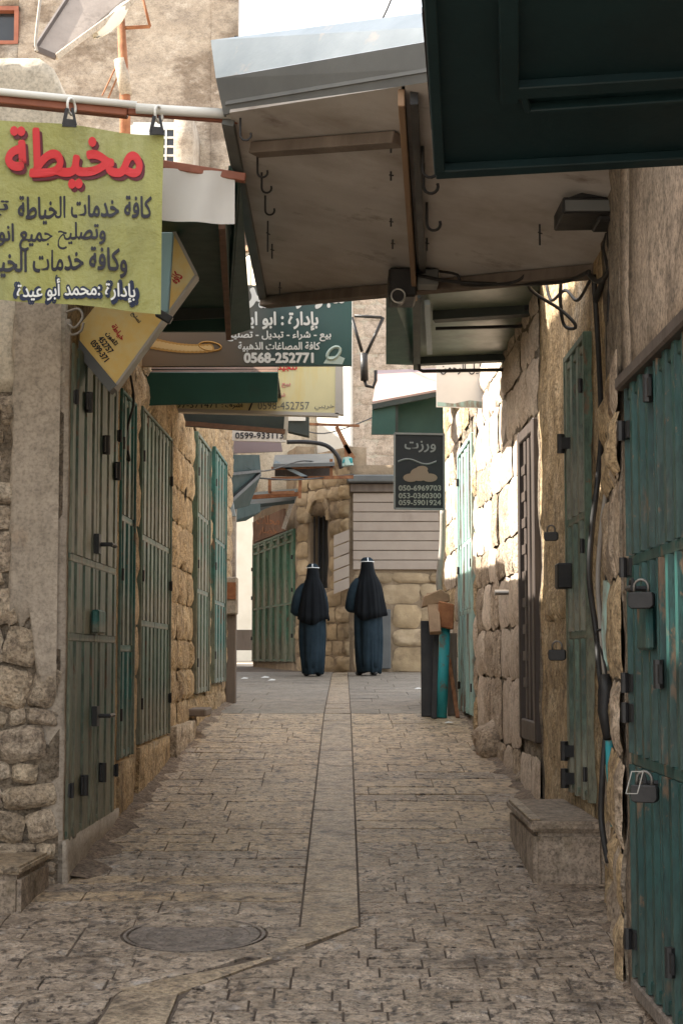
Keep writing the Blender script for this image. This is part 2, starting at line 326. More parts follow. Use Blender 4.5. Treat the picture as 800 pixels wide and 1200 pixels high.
def glyphs(body):
    cu = bpy.data.curves.new('lettering', 'FONT'); cu.body = arabic(body) if any(c in FO for c in body) else body
    cu.size = 1; cu.resolution_u = 3
    o = bpy.data.objects.new('lettering', cu); COL.objects.link(o)
    bpy.context.view_layer.update()
    me = bpy.data.meshes.new_from_object(o.evaluated_get(bpy.context.evaluated_depsgraph_get()))
    bpy.data.objects.remove(o); bpy.data.curves.remove(cu)
    bm = bmesh.new(); bm.from_mesh(me); bpy.data.meshes.remove(me)
    seen = set(); isl = {}; k = 0
    for v in bm.verts:
        if v in seen: continue
        st = [v]; seen.add(v)
        while st:
            a = st.pop(); isl[a.index] = k
            for e in a.link_edges:
                q = e.other_vert(a)
                if q not in seen: seen.add(q); st.append(q)
        k += 1
    vs = [(v.co.x, v.co.y, isl[v.index] % 3) for v in bm.verts]; fs = [tuple(v.index for v in f.verts) for f in bm.faces]; bm.free()
    return vs, fs
class Board:                                                # a flat sign: corners of the photograph's rectangle put at their real distance
    def __init__(s, TL, TR, BL, n):                         # each (px, py, depth)
        s.o = P(*TL); s.tl = TL; a, b = P(*TR), P(*BL)
        s.ex = (a - s.o) / (TR[0] - TL[0]); s.ey = (b - s.o) / (BL[1] - TL[1])
        s.kx = (TR[1] - TL[1]) / (TR[0] - TL[0]); s.ky = (BL[0] - TL[0]) / (BL[1] - TL[1])
        s.n = s.ex.cross(s.ey).normalized()
        if s.n.dot(Vector(n)) < 0: s.n = -s.n
    def pt(s, px, py, d=0):
        a, b = px - s.tl[0], py - s.tl[1]
        # a = i + ky*j ; b = kx*i + j
        det = 1 - s.kx * s.ky; i = (a - s.ky * b) / det; j = (b - s.kx * a) / det
        return s.o + s.ex * i + s.ey * j + s.n * d
    def sheet(s, pts, t, d=0): return MB().slab([s.pt(x, y, d) for x, y in pts], s.n * -t)
def write(bd, body, x0, x1, y0, y1, mat, parent, bold=.02, d=.003, angle=0, name='lettering'):
    vs, fs = glyphs(body)
    a0, a1 = min(v[0] for v in vs), max(v[0] for v in vs); b0, b1 = min(v[1] for v in vs), max(v[1] for v in vs)
    mb = MB(); cx, cy = (x0 + x1) / 2, (y0 + y1) / 2; ca, sa = math.cos(angle), math.sin(angle)
    offs = [(0, 0)] + ([(bold * math.cos(k * PI / 4), bold * math.sin(k * PI / 4)) for k in range(8)] if bold else [])
    for q, (ox, oy) in enumerate(offs):
        out = []
        for x, y, lv in vs:
            X_ = ((x + ox - a0) / (a1 - a0) - .5) * (x1 - x0); Y_ = (.5 - (y + oy - b0) / (b1 - b0)) * (y1 - y0)
            out.append(bd.pt(cx + X_ * ca - Y_ * sa, cy + X_ * sa + Y_ * ca, d + .00012 * (q * 3 + lv)))
        mb.add(out, fs)
    return mb.build(name, mat, parent, recalc=False)

# ------------------------------------------------------------------ walls and masonry
def disp(p, amp, f=2.5):
    q = Vector((p.x * f, p.y * f, p.z * f))
    return amp * (noise.noise(q) + .5 * noise.noise(q * 2.7) + .3 * noise.noise(q * 6.1))
def panel(mb, fr, s0, s1, z0, z1, t, amp, step=.12, d=0, top=None):
    nu = max(1, int((s1 - s0) / step)); nz = max(1, int((z1 - z0) / step)); vs = []; fs = []
    for j in range(nz + 1):
        for i in range(nu + 1):
            s_ = s0 + (s1 - s0) * i / nu; zt = z1 if top is None else top(s_)
            z = z0 + (zt - z0) * j / nz; p = fr.pt(s_, d, z)
            vs.append(p + fr.n * disp(p, amp))
    W = nu + 1
    for j in range(nz):
        for i in range(nu): fs.append((j*W+i, j*W+i+1, (j+1)*W+i+1, (j+1)*W+i))
    ring = [i for i in range(W)] + [j*W+nu for j in range(1, nz+1)] + [nz*W+i for i in range(nu-1, -1, -1)] + [j*W for j in range(nz-1, 0, -1)]
    b = len(vs); n = len(ring)
    for k in ring:
        p = vs[k]; off = (p - fr.A).dot(fr.n); vs.append(p - fr.n * (off - d + t))
    for k in range(n): fs.append((ring[k], ring[(k+1) % n], b + (k+1) % n, b + k))
    fs.append(tuple(b + k for k in range(n))[::-1])
    mb.add(vs, fs)
def wall(name, fr, s0, s1, z0, z1, t, openings, mat, parent, amp=.02, step=.12, d=0):
    mb = MB(); xs = s0
    for (a, b, za, zb) in sorted(openings):
        if a > xs: panel(mb, fr, xs, a, z0, z1, t, amp, step, d)
        if za > z0 + .02: panel(mb, fr, a, b, z0, za, t, amp, step, d)
        if zb < z1 - .02: panel(mb, fr, a, b, zb, z1, t, amp, step, d)
        xs = b
    if xs < s1 - .001: panel(mb, fr, xs, s1, z0, z1, t, amp, step, d)
    return mb.build(name, mat, parent, smooth=True)
STONES = []
def stone_meshes():
    for k in range(18):
        r = random.Random(100 + k); G = 6; vs = []; fs = []; o_ = Vector((k * 7.1, 0, 0))
        sk = [r.uniform(-.12, .12) for _ in range(6)]; tl = (r.uniform(-.5, .5), r.uniform(-.5, .5)); cut = r.randrange(4)
        for j in range(G):
            for i in range(G):
                u, v = i / (G-1) - .5, j / (G-1) - .5; eu, ev = i in (0, G-1), j in (0, G-1)
                m = max(abs(u), abs(v)) * 2
                x = u * (.92 if eu and ev else 1) + sk[0] * v * .6; z = v * (.92 if eu and ev else 1) + sk[1] * u * .6
                q = Vector((u * 2.3, v * 2.3, 0)) + o_
                x += .07 * noise.noise(q * 1.7); z += .07 * noise.noise(q * 1.7 + Vector((0, 0, 9)))
                y = 1 + tl[0] * u + tl[1] * v + .5 * noise.noise(q * 1.2) + .35 * noise.noise(q * 3.1)
                if eu or ev: y = (.15 if not (eu and ev) else -.2) + .3 * noise.noise(q * 4)
                elif (cut == 0 and u > .2 and v > .2) or (cut == 1 and u < -.2 and v > .2): y -= .8
                vs.append((x * 1.02, y, z * 1.02))
        for j in range(G-1):
            for i in range(G-1): fs.append((j*G+i, j*G+i+1, (j+1)*G+i+1, (j+1)*G+i))
        STONES.append((vs, fs))
stone_meshes(); SM = {}
def smesh(k, mat):
    if (k, mat) not in SM:
        me = bpy.data.meshes.new('stone'); me.from_pydata(STONES[k][0], [], STONES[k][1])
        me.flip_normals(); me.shade_smooth(); me.materials.append(MT[mat]); SM[(k, mat)] = me
    return SM[(k, mat)]
def stone(name, c, u, n, sx, sd, sz, mat, parent, k=None, roll=0):
    o = bpy.data.objects.new(name, smesh(random.randrange(18) if k is None else k, mat)); COL.objects.link(o)
    up = Vector((0, 0, 1)); a = n.cross(up)                 # a x n = up
    m = Matrix(((a.x*sx, n.x*sd, 0, c.x), (a.y*sx, n.y*sd, 0, c.y), (a.z*sx, n.z*sd, sz, c.z), (0, 0, 0, 1)))
    loc = m.to_translation(); o.location = loc
    rz = math.atan2(a.y, a.x)
    o.rotation_euler = (0, roll, rz); o.scale = (sx, sd, sz)
    setpar(o, parent); return o
def masonry(parent, fr, s0, s1, z0, z1, openings, rowh, wid, mat, depth=.03, gap=.015, keep=None, name='stone', d=0, cap=295, roll=.03, seed=1):
    r = random.Random(seed); z = z0; cnt = 0
    while z < z1 - .04:
        h = min(r.uniform(*rowh), z1 - z)
        cuts = [(a - .01, b + .01) for a, b, za, zb in openings if za < z + h - .02 and zb > z + .02]
        s_ = s0 - r.uniform(0, wid[0] * .5)
        spans = []; cur = s0
        for a, b in sorted(cuts):
            if a > cur: spans.append((cur, a))
            cur = max(cur, b)
        if cur < s1: spans.append((cur, s1))
        for a, b in spans:
            s_ = a
            while s_ < b - .03:
                ww = r.uniform(*wid)
                if b - s_ - ww < wid[0] * .6: ww = b - s_
                if ww > wid[1] * 1.5: ww /= 2
                c = fr.pt(s_ + ww / 2, d + r.uniform(-.004, .006), z + h / 2)
                if (keep is None or keep(s_ + ww / 2, z + h / 2)) and z + h > H(c.y) - .03 and cnt < cap:
                    stone(name, c, fr.u, fr.n, ww - gap, depth * r.uniform(.6, 1.5), h - gap, mat if isinstance(mat, str) else r.choice(mat), parent, r.randrange(18), r.uniform(-roll, roll)); cnt += 1
                s_ += ww
        z += h
def arc(c, r, a0, a1, n, ax=Vector((1, 0, 0)), ay=Vector((0, 0, 1))):
    return [c + r * (math.cos(a0 + (a1 - a0) * k / n) * ax + math.sin(a0 + (a1 - a0) * k / n) * ay) for k in range(n + 1)]

def metal_door(parent, fr, s0, s1, z0, z1, cols, rails, m_face, m_rec, leaves=2, d=-.03, frame=.03, hinges=True, label=None, rib=.55, proud=.022, hmat='black', hz_=(.12, .5, .86)):
    """folded-sheet door: leaf (sheet) > slats, rails, hinges"""
    W = s1 - s0
    leafs = []
    for l in range(leaves):
        a = s0 + W * l / leaves + .004; b = s0 + W * (l + 1) / leaves - .004
        mb = MB().fbox(fr, a, b, d - .03, d, z0, z1)
        lf = mb.build('door', m_rec, parent); leafs.append(lf)
        if label: lf['label'] = label
        n = cols // leaves; ww = (b - a) / n
        zs = [0] + list(rails) + [1]
        for i in range(n + 1):
            c = a + i * ww; hw = ww * rib / 2
            x0, x1 = max(a, c - hw), min(b, c + hw)
            for q in range(len(zs) - 1):
                za = z0 + (z1 - z0) * zs[q] + (.02 if q else .0); zb = z0 + (z1 - z0) * zs[q+1] - (.02 if q < len(zs) - 2 else 0)
                c8 = []
                for z in (za, zb):
                    for s_, dd in ((x0, d), (x1, d), (x1 - min(.008, (x1-x0)*.3), d + proud), (x0 + min(.008, (x1-x0)*.3), d + proud)): c8.append(fr.pt(s_, dd, z))
                MB().add(c8, [(0,3,2,1),(4,5,6,7),(0,1,5,4),(1,2,6,5),(2,3,7,6),(3,0,4,7)]).build('slat', m_face, lf)
        for q in list(rails) + [.012, .988]:
            zc = z0 + (z1 - z0) * q
            MB().fbox(fr, a, b, d, d + proud * .75, zc - .02, zc + .02).build('rail', m_face, lf, bevel=.004)
        if hinges:
            for q in hz_:
                zc = z0 + (z1 - z0) * q; sc_ = a + .02 if l == 0 else b - .02
                mb = MB(); c = fr.pt(sc_, d + proud + .014, zc)
                mb.tube([c - Vector((0, 0, .035)), c + Vector((0, 0, .035))], .010, 8)
                mb.fbox(fr, sc_ - .02, sc_ + .02, d + proud, d + proud + .008, zc - .03, zc + .03)
                mb.build('hinge', MT[hmat], lf)
    fm = MB()
    if frame:
        fm.fbox(fr, s0 - frame, s0, d - .03, d + .035, z0, z1 + frame); fm.fbox(fr, s1, s1 + frame, d - .03, d + .035, z0, z1 + frame); fm.fbox(fr, s0, s1, d - .03, d + .034, z1, z1 + frame)
        fm.build('door_frame', m_face, parent, bevel=.004)
    return leafs
def roughen(o, amp, cuts=7, f=7):
    bm = bmesh.new(); bm.from_mesh(o.data)
    es = [e for e in bm.edges if e.calc_length() > .1]
    bmesh.ops.subdivide_edges(bm, edges=es, cuts=cuts, use_grid_fill=True); bm.normal_update()
    for v in bm.verts:
        p = v.co + o.location; k = disp(p, amp, f); edge_ = min(0, noise.noise(p * 5 + Vector((9, 9, 9))) * amp * 3) if any(e.calc_face_angle(0) > .4 for e in v.link_edges if len(e.link_faces) == 2) else 0
        v.co += v.normal * (k + edge_)
    bm.to_mesh(o.data); bm.free(); return o
def padlock(c, n, size, label, name='padlock', mat='black', group=None):
    """hanging padlock, c = top of shackle"""
    e = empty(name, c, label, 'padlock', group); n = Vector(n); a = Vector((0, 0, 1)).cross(n).normalized()
    w_ = size * .5
    top = c - Vector((0, 0, size * .45))
    pts = [top - a * w_ * .55] + arc(c - Vector((0, 0, size * .25)), w_ * .55, PI, 0, 8, a, Vector((0, 0, 1))) + [top + a * w_ * .55]
    MB().tube(pts, size * .055, 8).build('shackle', MT['dull_steel'], e, smooth=True)
    pr = [top + a * x - Vector((0, 0, z)) - n * size * .14 for x, z in ((-w_*.9, 0), (w_*.9, 0), (w_, size*.12), (w_, size*.5), (w_*.75, size*.62), (-w_*.75, size*.62), (-w_, size*.5), (-w_, size*.12))]
    MB().slab(pr, n * size * .28).build('lock_body', MT[mat], e, bevel=size * .04)
    return e
def catmull(pts, n=5):
    pts = [Vector(p) for p in pts]; out = []
    for i in range(len(pts) - 1):
        p0, p1, p2, p3 = pts[max(i-1, 0)], pts[i], pts[i+1], pts[min(i+2, len(pts)-1)]
        for k in range(n):
            t = k / n
            out.append(.5 * ((2*p1) + (p2-p0)*t + (2*p0-5*p1+4*p2-p3)*t*t + (3*p1-p0-3*p2+p3)*t**3))
    out.append(pts[-1]); return out
def cable(name, pts, r, mat, label, cat='cable', group=None, n=6):
    o = MB().tube(catmull(pts), r, n).build(name, MT[mat], None, smooth=True); return tag(o, label, cat, group)
#PART2
# ================================================================== the street
def G(px, py):
    lo, hi = 3.0, 60.0
    for _ in range(50):
        m = (lo + hi) / 2
        if P(px, py, m).z > H(m): lo = m
        else: hi = m
    return P(px, py, lo)
mb = MB(); ys = [-1200, -300, -60, -6, 0, 5, 10, 15.6, 20, 25, 30, 60, 300, 1500]; xs_ = [-1200, -200, -30, -8, -3, 0, 3, 8, 30, 200, 1200]
vs = [(x, y, H(min(y, 60)) - .045) for y in ys for x in xs_]; n = len(xs_)
mb.add(vs, [(j*n+i, j*n+i+1, (j+1)*n+i+1, (j+1)*n+i) for j in range(len(ys)-1) for i in range(n-1)])
tag(mb.build('ground', MT['earth'], None), kind='structure')
mb = MB(); yy = [-6 + .5 * i for i in range(80)]
mb.add([(x, y, H(y) - .012) for y in yy for x in (-4.5, 1.6)], [(2*j, 2*j+1, 2*j+3, 2*j+2) for j in range(len(yy)-1)])
street = tag(mb.build('street', MT['bed'], None, recalc=False), kind='structure')
def dx0(y): return -.173 + .0016 * (y - 7.3)                  # left joint of the central drain strip
def dx1(y): return .077 + .0011 * (y - 7.3)
BL_ = [(G(350, 1085), G(421, 1085)), (G(300, 1124), G(345, 1112)), (G(136, 1160), G(212, 1163)), (G(108, 1204), G(196, 1204))]
by = [(b[0].y + b[1].y) / 2 for b in BL_]
def strip(y):
    if y >= by[0]: return dx0(y), dx1(y)
    for i in range(3):
        if y >= by[i+1]:
            t = (by[i] - y) / (by[i] - by[i+1]); a, b = BL_[i], BL_[i+1]
            return a[0].x + (b[0].x - a[0].x) * t, a[1].x + (b[1].x - a[1].x) * t
    k = by[3] - y; return BL_[3][0].x - .25 * k, BL_[3][1].x - .25 * k
def lx(y): return -3.2 if y < 7.96 else -1.36 + .012 * (y - 8) if y < 17.6 else -4.3
def rx(y): return 1.10 if y < 6.2 else 1.10 + (y - 6.2) * .1 if y < 7.8 else 1.24
mc = G(228, 1094); MHR = .285
def paver_mesh(mb, c4, amp, zz=0, nx=5, ny=3, edge=.0035):
    (xa, ya), (xb, yb), (xc, yc), (xd, yd) = c4              # near-left, near-right, far-right, far-left
    W = nx + 1; vs = []; fs = []; tl = (random.uniform(-1, 1) * amp, random.uniform(-1, 1) * amp)
    for j in range(ny + 1):
        for i in range(W):
            u, v = i / nx, j / ny
            x = (xa*(1-u) + xb*u) * (1-v) + (xd*(1-u) + xc*u) * v; y = (ya*(1-u) + yb*u) * (1-v) + (yd*(1-u) + yc*u) * v
            e = i in (0, nx) or j in (0, ny)
            z = H(y) + zz + disp(Vector((x, y, 0)), amp, 5) + tl[0] * (u-.5) + tl[1] * (v-.5) - (edge if e else 0)
            vs.append((x, y, z))
    for j in range(ny):
        for i in range(nx): fs.append((j*W+i, j*W+i+1, (j+1)*W+i+1, (j+1)*W+i))
    ring = list(range(W)) + [j*W+nx for j in range(1, ny+1)] + [ny*W+i for i in range(nx-1, -1, -1)] + [j*W for j in range(ny-1, 0, -1)]
    b = len(vs); vs += [(vs[k][0], vs[k][1], vs[k][2] - .05) for k in ring]
    m = len(ring); fs += [(ring[(k+1) % m], ring[k], b + k, b + (k+1) % m) for k in range(m)]
    mb.add(vs, fs)
pav = []
rp = random.Random(5)
def row(y0, y1, xa, xb, wr, kind, bound0=None, bound1=None, g=.0035):
    """pavers between x bounds that may slant; bound(y) gives x"""
    f0 = bound0 or (lambda y: xa); f1 = bound1 or (lambda y: xb)
    L0 = min(f0(y0), f0(y1)); x = L0 - rp.uniform(0, wr[0]); first = True
    end = max(f1(y0), f1(y1))
    while x < end:
        nx_ = x + rp.uniform(*wr)
        if end - nx_ < wr[0] * .6: nx_ = end + 1
        jl = rp.uniform(-.012, .012); jr = 0
        a0, a1 = (x, x) ; b0, b1 = (nx_, nx_)
        l0, l1 = max(a0, f0(y0)), max(a1, f0(y1)); r0, r1 = min(b0, f1(y0)), min(b1, f1(y1))
        if r0 - l0 > .04 or r1 - l1 > .04:
            if r0 - l0 > .01 and r1 - l1 > .01:
                pav.append(([(l0+g, y0+g), (r0-g, y0+g), (r1-g, y1-g), (l1+g, y1-g)], kind))
        x = nx_
MHY = []
y = 3.9
while y < 7.12:                                             # small chiselled setts across the foot of the picture
    h = rp.uniform(.11, .155); y1 = min(y + h, 7.14)
    if y1 > 7.05: y1 = 7.14
    inmh = y1 > mc.y - .30 and y < mc.y + .30
    if inmh: MHY.append((y, y1))
    if inmh and True:
        row(y, y1, lx(y), mc.x - .46, (.22, .46), 'paver_rough')
        row(y, y1, mc.x + .42, 0, (.2, .3), 'paver_rough', None, lambda q: strip(q)[0])
    else:
        row(y, y1, lx(y), 0, (.22, .46), 'paver_rough', None, lambda q: strip(q)[0], g=.0042)
    row(y, y1, 0, rx(y), (.14, .34), 'paver_rough', lambda q: strip(q)[1], None, g=.0045)
    y = y1
while y < 15.55:
    h = rp.uniform(.18, .25) if y < 9.6 else rp.uniform(.26, .38); y1 = y + h
    if y1 > 15.3: y1 = 15.6
    row(y, y1, lx(y + .05), 0, (.32, .6), 'paver_rough' if y < 7.5 or (y < 9 and rp.random() < .4) else 'paver', None, dx0)
    row(y, y1, 0, rx(y), (.35, .75) if y > 9 else (.22, .5), 'paver' if y > 11.5 else ('paver_rough' if y < 9 or rp.random() < .5 else 'paver'), dx1, None)
    y = y1
y = 15.62
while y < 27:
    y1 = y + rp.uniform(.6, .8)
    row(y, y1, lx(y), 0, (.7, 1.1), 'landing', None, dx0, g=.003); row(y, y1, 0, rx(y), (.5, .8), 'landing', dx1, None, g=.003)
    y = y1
# slabs of the drain strip
ds = []; y = by[0]
while y < 26:
    y1 = y + (rp.uniform(.7, 1.1) if y > 7.5 else .35)
    if y < 15.6 < y1 + .3: y1 = 15.6
    ds.append([(dx0(y)+.007, y+.006), (dx1(y)-.007, y+.006), (dx1(y1)-.007, y1-.006), (dx0(y1)+.007, y1-.006)]); y = y1
for i in range(3):
    a, b = BL_[i+1], BL_[i]
    ds.append([(a[0].x+.01, a[0].y+.006), (a[1].x-.01, a[1].y+.006), (b[1].x-.01, b[1].y-.006), (b[0].x+.01, b[0].y-.006)])
b = BL_[3]; ds.append([(b[0].x-.35, b[0].y-.9), (b[1].x-.35, b[1].y-.9), (b[1].x-.01, b[1].y-.006), (b[0].x+.01, b[0].y-.006)])
for c4 in ds:
    mb = MB(); paver_mesh(mb, c4, .004, .001, 3, 6); mb.build('drain_slab', MT['drain'], street, smooth=False, recalc=False)
def vis(c4):
    a = abs((c4[1][0] - c4[0][0]) * (c4[3][1] - c4[0][1])); yc = (c4[0][1] + c4[2][1]) / 2; xc = (c4[0][0] + c4[1][0]) / 2
    if yc < 5.45 or abs(xc) > .2 * yc + .15: return 0
    return a / yc ** 3
pav.sort(key=lambda q: -vis(q[0])); rest = {}
for i, (c4, kind) in enumerate(pav):
    amp = {'paver_rough': .0075, 'paver': .004, 'landing': .002}[kind]
    if i < 275 and vis(c4) > 0:
        mb = MB(); paver_mesh(mb, c4, amp); mb.build('paver', MT[kind], street, recalc=False)
    else:
        paver_mesh(rest.setdefault(kind, MB()), c4, amp, nx=3, ny=2)
for kind, mb in rest.items(): tag(mb.build('distant_pavers', MT[kind], street, recalc=False), kind='stuff')
# manhole in its slab frame
mh = empty('manhole_cover', Vector((mc.x, mc.y, H(mc.y))), 'round iron manhole cover set in the paving left of the drain strip', 'manhole cover')
mb = MB(); N_ = 72
for k in range(N_):                                         # square stone frame with a round hole
    def sq(a):
        c, s = math.cos(a), math.sin(a); m = max(abs(c) / .45, s / (max(q_[1] for q_ in MHY) - mc.y - .004), -s / (mc.y - min(q_[0] for q_ in MHY) - .004)); return Vector((mc.x + c / m, mc.y + s / m, 0))
    a0, a1 = 2*PI*k/N_, 2*PI*(k+1)/N_
    q = [sq(a0), sq(a1)] + [Vector((mc.x + (MHR+.012)*math.cos(a), mc.y + (MHR+.012)*math.sin(a), 0)) for a in (a1, a0)]
    for v in q: v.z = H(v.y) - .003
    mb.slab(q, (0, 0, -.05))
mb.build('stone_surround', MT['paver_rough'], mh)
mb = MB()
def ringz(r, z): return [Vector((mc.x + r*math.cos(2*PI*k/N_), mc.y + r*math.sin(2*PI*k/N_), 0)) for k in range(N_)], z
rings = []
for r, z in [(.004, 0), (.05, 0), (.055, -.0025), (.075, -.0025), (.08, 0), (.12, 0), (.125, -.0025), (.15, -.0025), (.155, 0), (.19, 0), (.195, -.0025), (.22, -.0025), (.225, 0), (.262, 0), (.264, -.01), (.27, -.01), (.272, .002), (MHR, .002), (MHR, -.03)]:
    R_, z_ = ringz(r, z)
    for v in R_: v.z = H(v.y) + z_ - .004
    rings.append(R_)
mb.loft(rings); mb.build('iron_lid', MT['iron'], mh)
# ================================================================== near-left building (faces the camera at y = 8)
LW = [(-1.31, 8.0), (-1.18, 18.0)]
GR = 'shop doors'
lb = empty('corner_building', (-1.31, 8, H(8)), 'stone and grey rendered corner shop building at the left, behind the lime banner', 'building')
f1 = Fr((-4.2, 8.0), (-1.31, 8.0), (0, -1))
R8 = H(8)
def top_round(s_):                                          # rounded shoulder at the street end
    t = max(0, (s_ - (f1.L - .14)) / .14); return 4.47 - .25 * t ** 2.2
mb = MB(); panel(mb, f1, 0, f1.L, R8 - .5, 2.85, .35, .016, .05)
mb.build('wall', MT['mortar'], lb, smooth=True)
mb = MB(); panel(mb, f1, 0, f1.L, 2.85, 4.45, .35, .012, .07, top=top_round)
mb.build('upper_wall', MT['plaster_pale'], lb, smooth=True)
# smooth render patch with a ragged lower edge
def jag(s_): return 2.24 - .35 * (s_ - (f1.L - .30)) * 2 + .16 * noise.noise(Vector((s_ * 9, 2.2, 0))) if s_ > f1.L - .12 else 2.30 + .14 * noise.noise(Vector((s_ * 13, 0, 0)))
mb = MB(); vs = []; fs = []; nu, nz = 16, 24; sA, sB = f1.L - .245, f1.L - .012
for j in range(nz + 1):
    for i in range(nu + 1):
        s_ = sA + (sB - sA) * i / nu; zb = (1.42 if s_ > f1.L - .09 else 1.78 - .36 * max(0, 1 - (f1.L - .09 - s_) / .05)) + .28 * noise.noise(Vector((s_ * 16, 5, 0)))
        z = zb + (3.3 - zb) * j / nz; e = i == 0 or j == 0
        p = f1.pt(s_ + (.035 * noise.noise(Vector((0, z * 6, 0))) + .015 * noise.noise(Vector((3, z * 19, 0))) if i == 0 else 0), (.012 if e else .045), z); vs.append(p - Vector((0, abs(disp(p, .006)), 0)))
fs = [(j*(nu+1)+i, j*(nu+1)+i+1, (j+1)*(nu+1)+i+1, (j+1)*(nu+1)+i) for j in range(nz) for i in range(nu)]
mb.add(vs, fs); mb.build('render_patch', MT['plaster_grey'], lb, smooth=True, recalc=False)
rs = random.Random(3)
def inpatch(s_, z): return not (s_ > f1.L - .25 and z > 1.75) and not (s_ > f1.L - .10 and z > 1.5) and not (s_ > f1.L - .13 and z > 1.0 and z < 1.28)
z = R8 - .1                                                 # irregular rubble, stones of mixed sizes
masonry(lb, f1, f1.L - 1.3, f1.L - .005, R8 - .05, 2.85, [], (.05, .20), (.06, .26), 'stone_rubble', .035, .012, keep=inpatch, cap=220, roll=.28, seed=4, d=.006)
f2 = Fr((-1.31, 8.0), (-1.248, 12.35), (1, 0))
# openings (s0,s1,z0,z1) from the photograph
d1 = (.07, 1.56, H(8) + .18, 3.10); d2 = (1.72, 2.30, 1.02, 3.12); d3 = (2.62, 4.22, 1.06, 3.15)
mb_t = 3.35
wall('wall', f2, .07, f2.L, R8 - .5, 3.95, .3, [d1, d2, d3], MT['mortar_warm'], lb, .012, .14)
masonry(lb, f2, 2.30, 2.62, .8, 3.3, [], (.22, .38), (.3, .34), 'stone_warm', .012, .014, seed=6, d=.008)
masonry(lb, f2, .05, f2.L, 3.2, 3.9, [], (.2, .26), (.3, .5), 'stone_warm', .02, .012, seed=8)
for a, b in ((.0, .065), (1.58, 1.71)):                     # pale rendered jambs
    mb = MB(); panel(mb, f2, a, b, R8 - .3, 3.2, .1, .006, .05, d=.02); mb.build('jamb', MT['plaster_grey'] if a == 0 else MT['mortar_warm'], lb, smooth=True)
mb = MB(); panel(mb, f2, .0, 1.75, R8 - .4, H(8.3) + .17, .12, .012, .07, d=.035); mb.build('door_sill', MT['plaster_grey'], lb, smooth=True)
mb = MB(); panel(mb, f2, 1.76, 2.36, H(10) - .4, 1.0, .12, .012, .07, d=.03); mb.build('door_sill', MT['mortar_warm'], lb, smooth=True)
mb = MB(); panel(mb, f2, 2.6, 4.3, H(10.5) - .4, 1.04, .12, .012, .07, d=.03); mb.build('door_sill', MT['mortar_warm'], lb, smooth=True)
dl = metal_door(lb, f2, *d1, 6, [.405, .565], MT['green_olive'], MT['green_dark'], 2, d=.015, frame=0, label='weathered olive green folding metal door', rib=.74, proud=.016, hz_=(.10, .89))
for lf, sx, zf in ((dl[0], .42, .90), (dl[1], 1.0, .84), (dl[0], .42, .10), (dl[1], 1.0, .11), (dl[1], 1.42, .80)):
    zc = d1[2] + (d1[3] - d1[2]) * zf; c = f2.pt(sx, .05, zc)
    MB().tube([c - Vector((0, 0, .05)), c + Vector((0, 0, .05))], .02, 8).box(c - Vector((.008, .05, .04)), c + Vector((.0, .05, .04))).build('hinge', MT['black'], lf)
metal_door(lb, f2, *d2, 3, [.30, .66], MT['green_teal'], MT['green_dark'], 1, d=.0, frame=.02, label='teal painted metal door', rib=.5)
metal_door(lb, f2, *d3, 8, [.36, .62], MT['green_grey'], MT['green_dark'], 2, d=.0, frame=.02, label='grey green weathered metal door', rib=.6)
# hasp box and handles of door 1
MB().fbox(f2, .66, .88, .035, .075, 1.72, 1.84).build('lock_box', MT['green_teal'], lb, bevel=.008)
for zc in (2.18, 1.30):
    c = f2.pt(.80, .05, zc); MB().fbox(f2, .72, .80, .035, .06, zc - .05, zc + .05).tube([c, c + f2.n * .06, c + f2.n * .06 + f2.u * .15], .012, 6).build('latch', MT['black'], lb)
# roof slab of the low shops
mb = MB().slab([(-4.2, 8.3, 3.97), (-1.28, 8.3, 3.97), (-1.22, 12.35, 3.97), (-4.2, 12.35, 3.97)], (0, 0, .1)); mb.build('roof', MT['plaster_pale'], lb)
mb = MB(); panel(mb, Fr((-4.2, 8.0), (-4.2, 12.35), (-1, 0)), 0, 4.3, .2, 3.97, .2, .01, .5); mb.build('side_wall', MT['plaster_pale'], lb, smooth=True)
# step block at the foot of the corner
sb = empty('stone_step', (-1.6, 7.65, H(7.6)), 'rough stone step block at the foot of the left corner wall', 'step')
a = G(24, 1068); zt = P(24, 1012, a.y).z
mb = MB(); r_ = [Vector((a.x - 1.2, a.y, a.z - .15)), Vector((a.x, a.y, a.z - .15)), Vector((a.x + .03, 7.96, a.z - .15)), Vector((a.x - 1.2, 7.96, a.z - .15))]
mb.slab(r_, (0, 0, zt - a.z + .10)); roughen(mb.build('block', MT['concrete'], sb, bevel=.02, seg=2), .006)
MB().slab([v + Vector((.0, 0, zt - a.z + .102)) for v in r_], (0, 0, .035)).build('tread', MT['drain'], sb, bevel=.01, seg=2)

nl = empty('near_left_blocker', (-2.7, 0, 0), 'unseen pale wall on the left beside the camera, added to block the sun', 'building')  # out of view, put in to keep sun off the right door and street
fn = Fr((-2.7, 3.2), (-2.7, 7.95), (1, 0))
wall('wall', fn, 0, fn.L, -1, 6.9, .10, [(fn.at_y(5.0), fn.at_y(5.79), 4.80, 5.20)], MT['plaster_pale'], nl, .01, .3)  # opening cut to let a sun patch onto the teal door
wall('upper_blocker', Fr((-2.32, 8.3), (-2.32, 10.7), (1, 0)), 0, 2.4, 4.08, 6.6, .15, [], MT['plaster_pale'], nl, .01, .3)  # unseen wall added to shade the right wall past the canopy
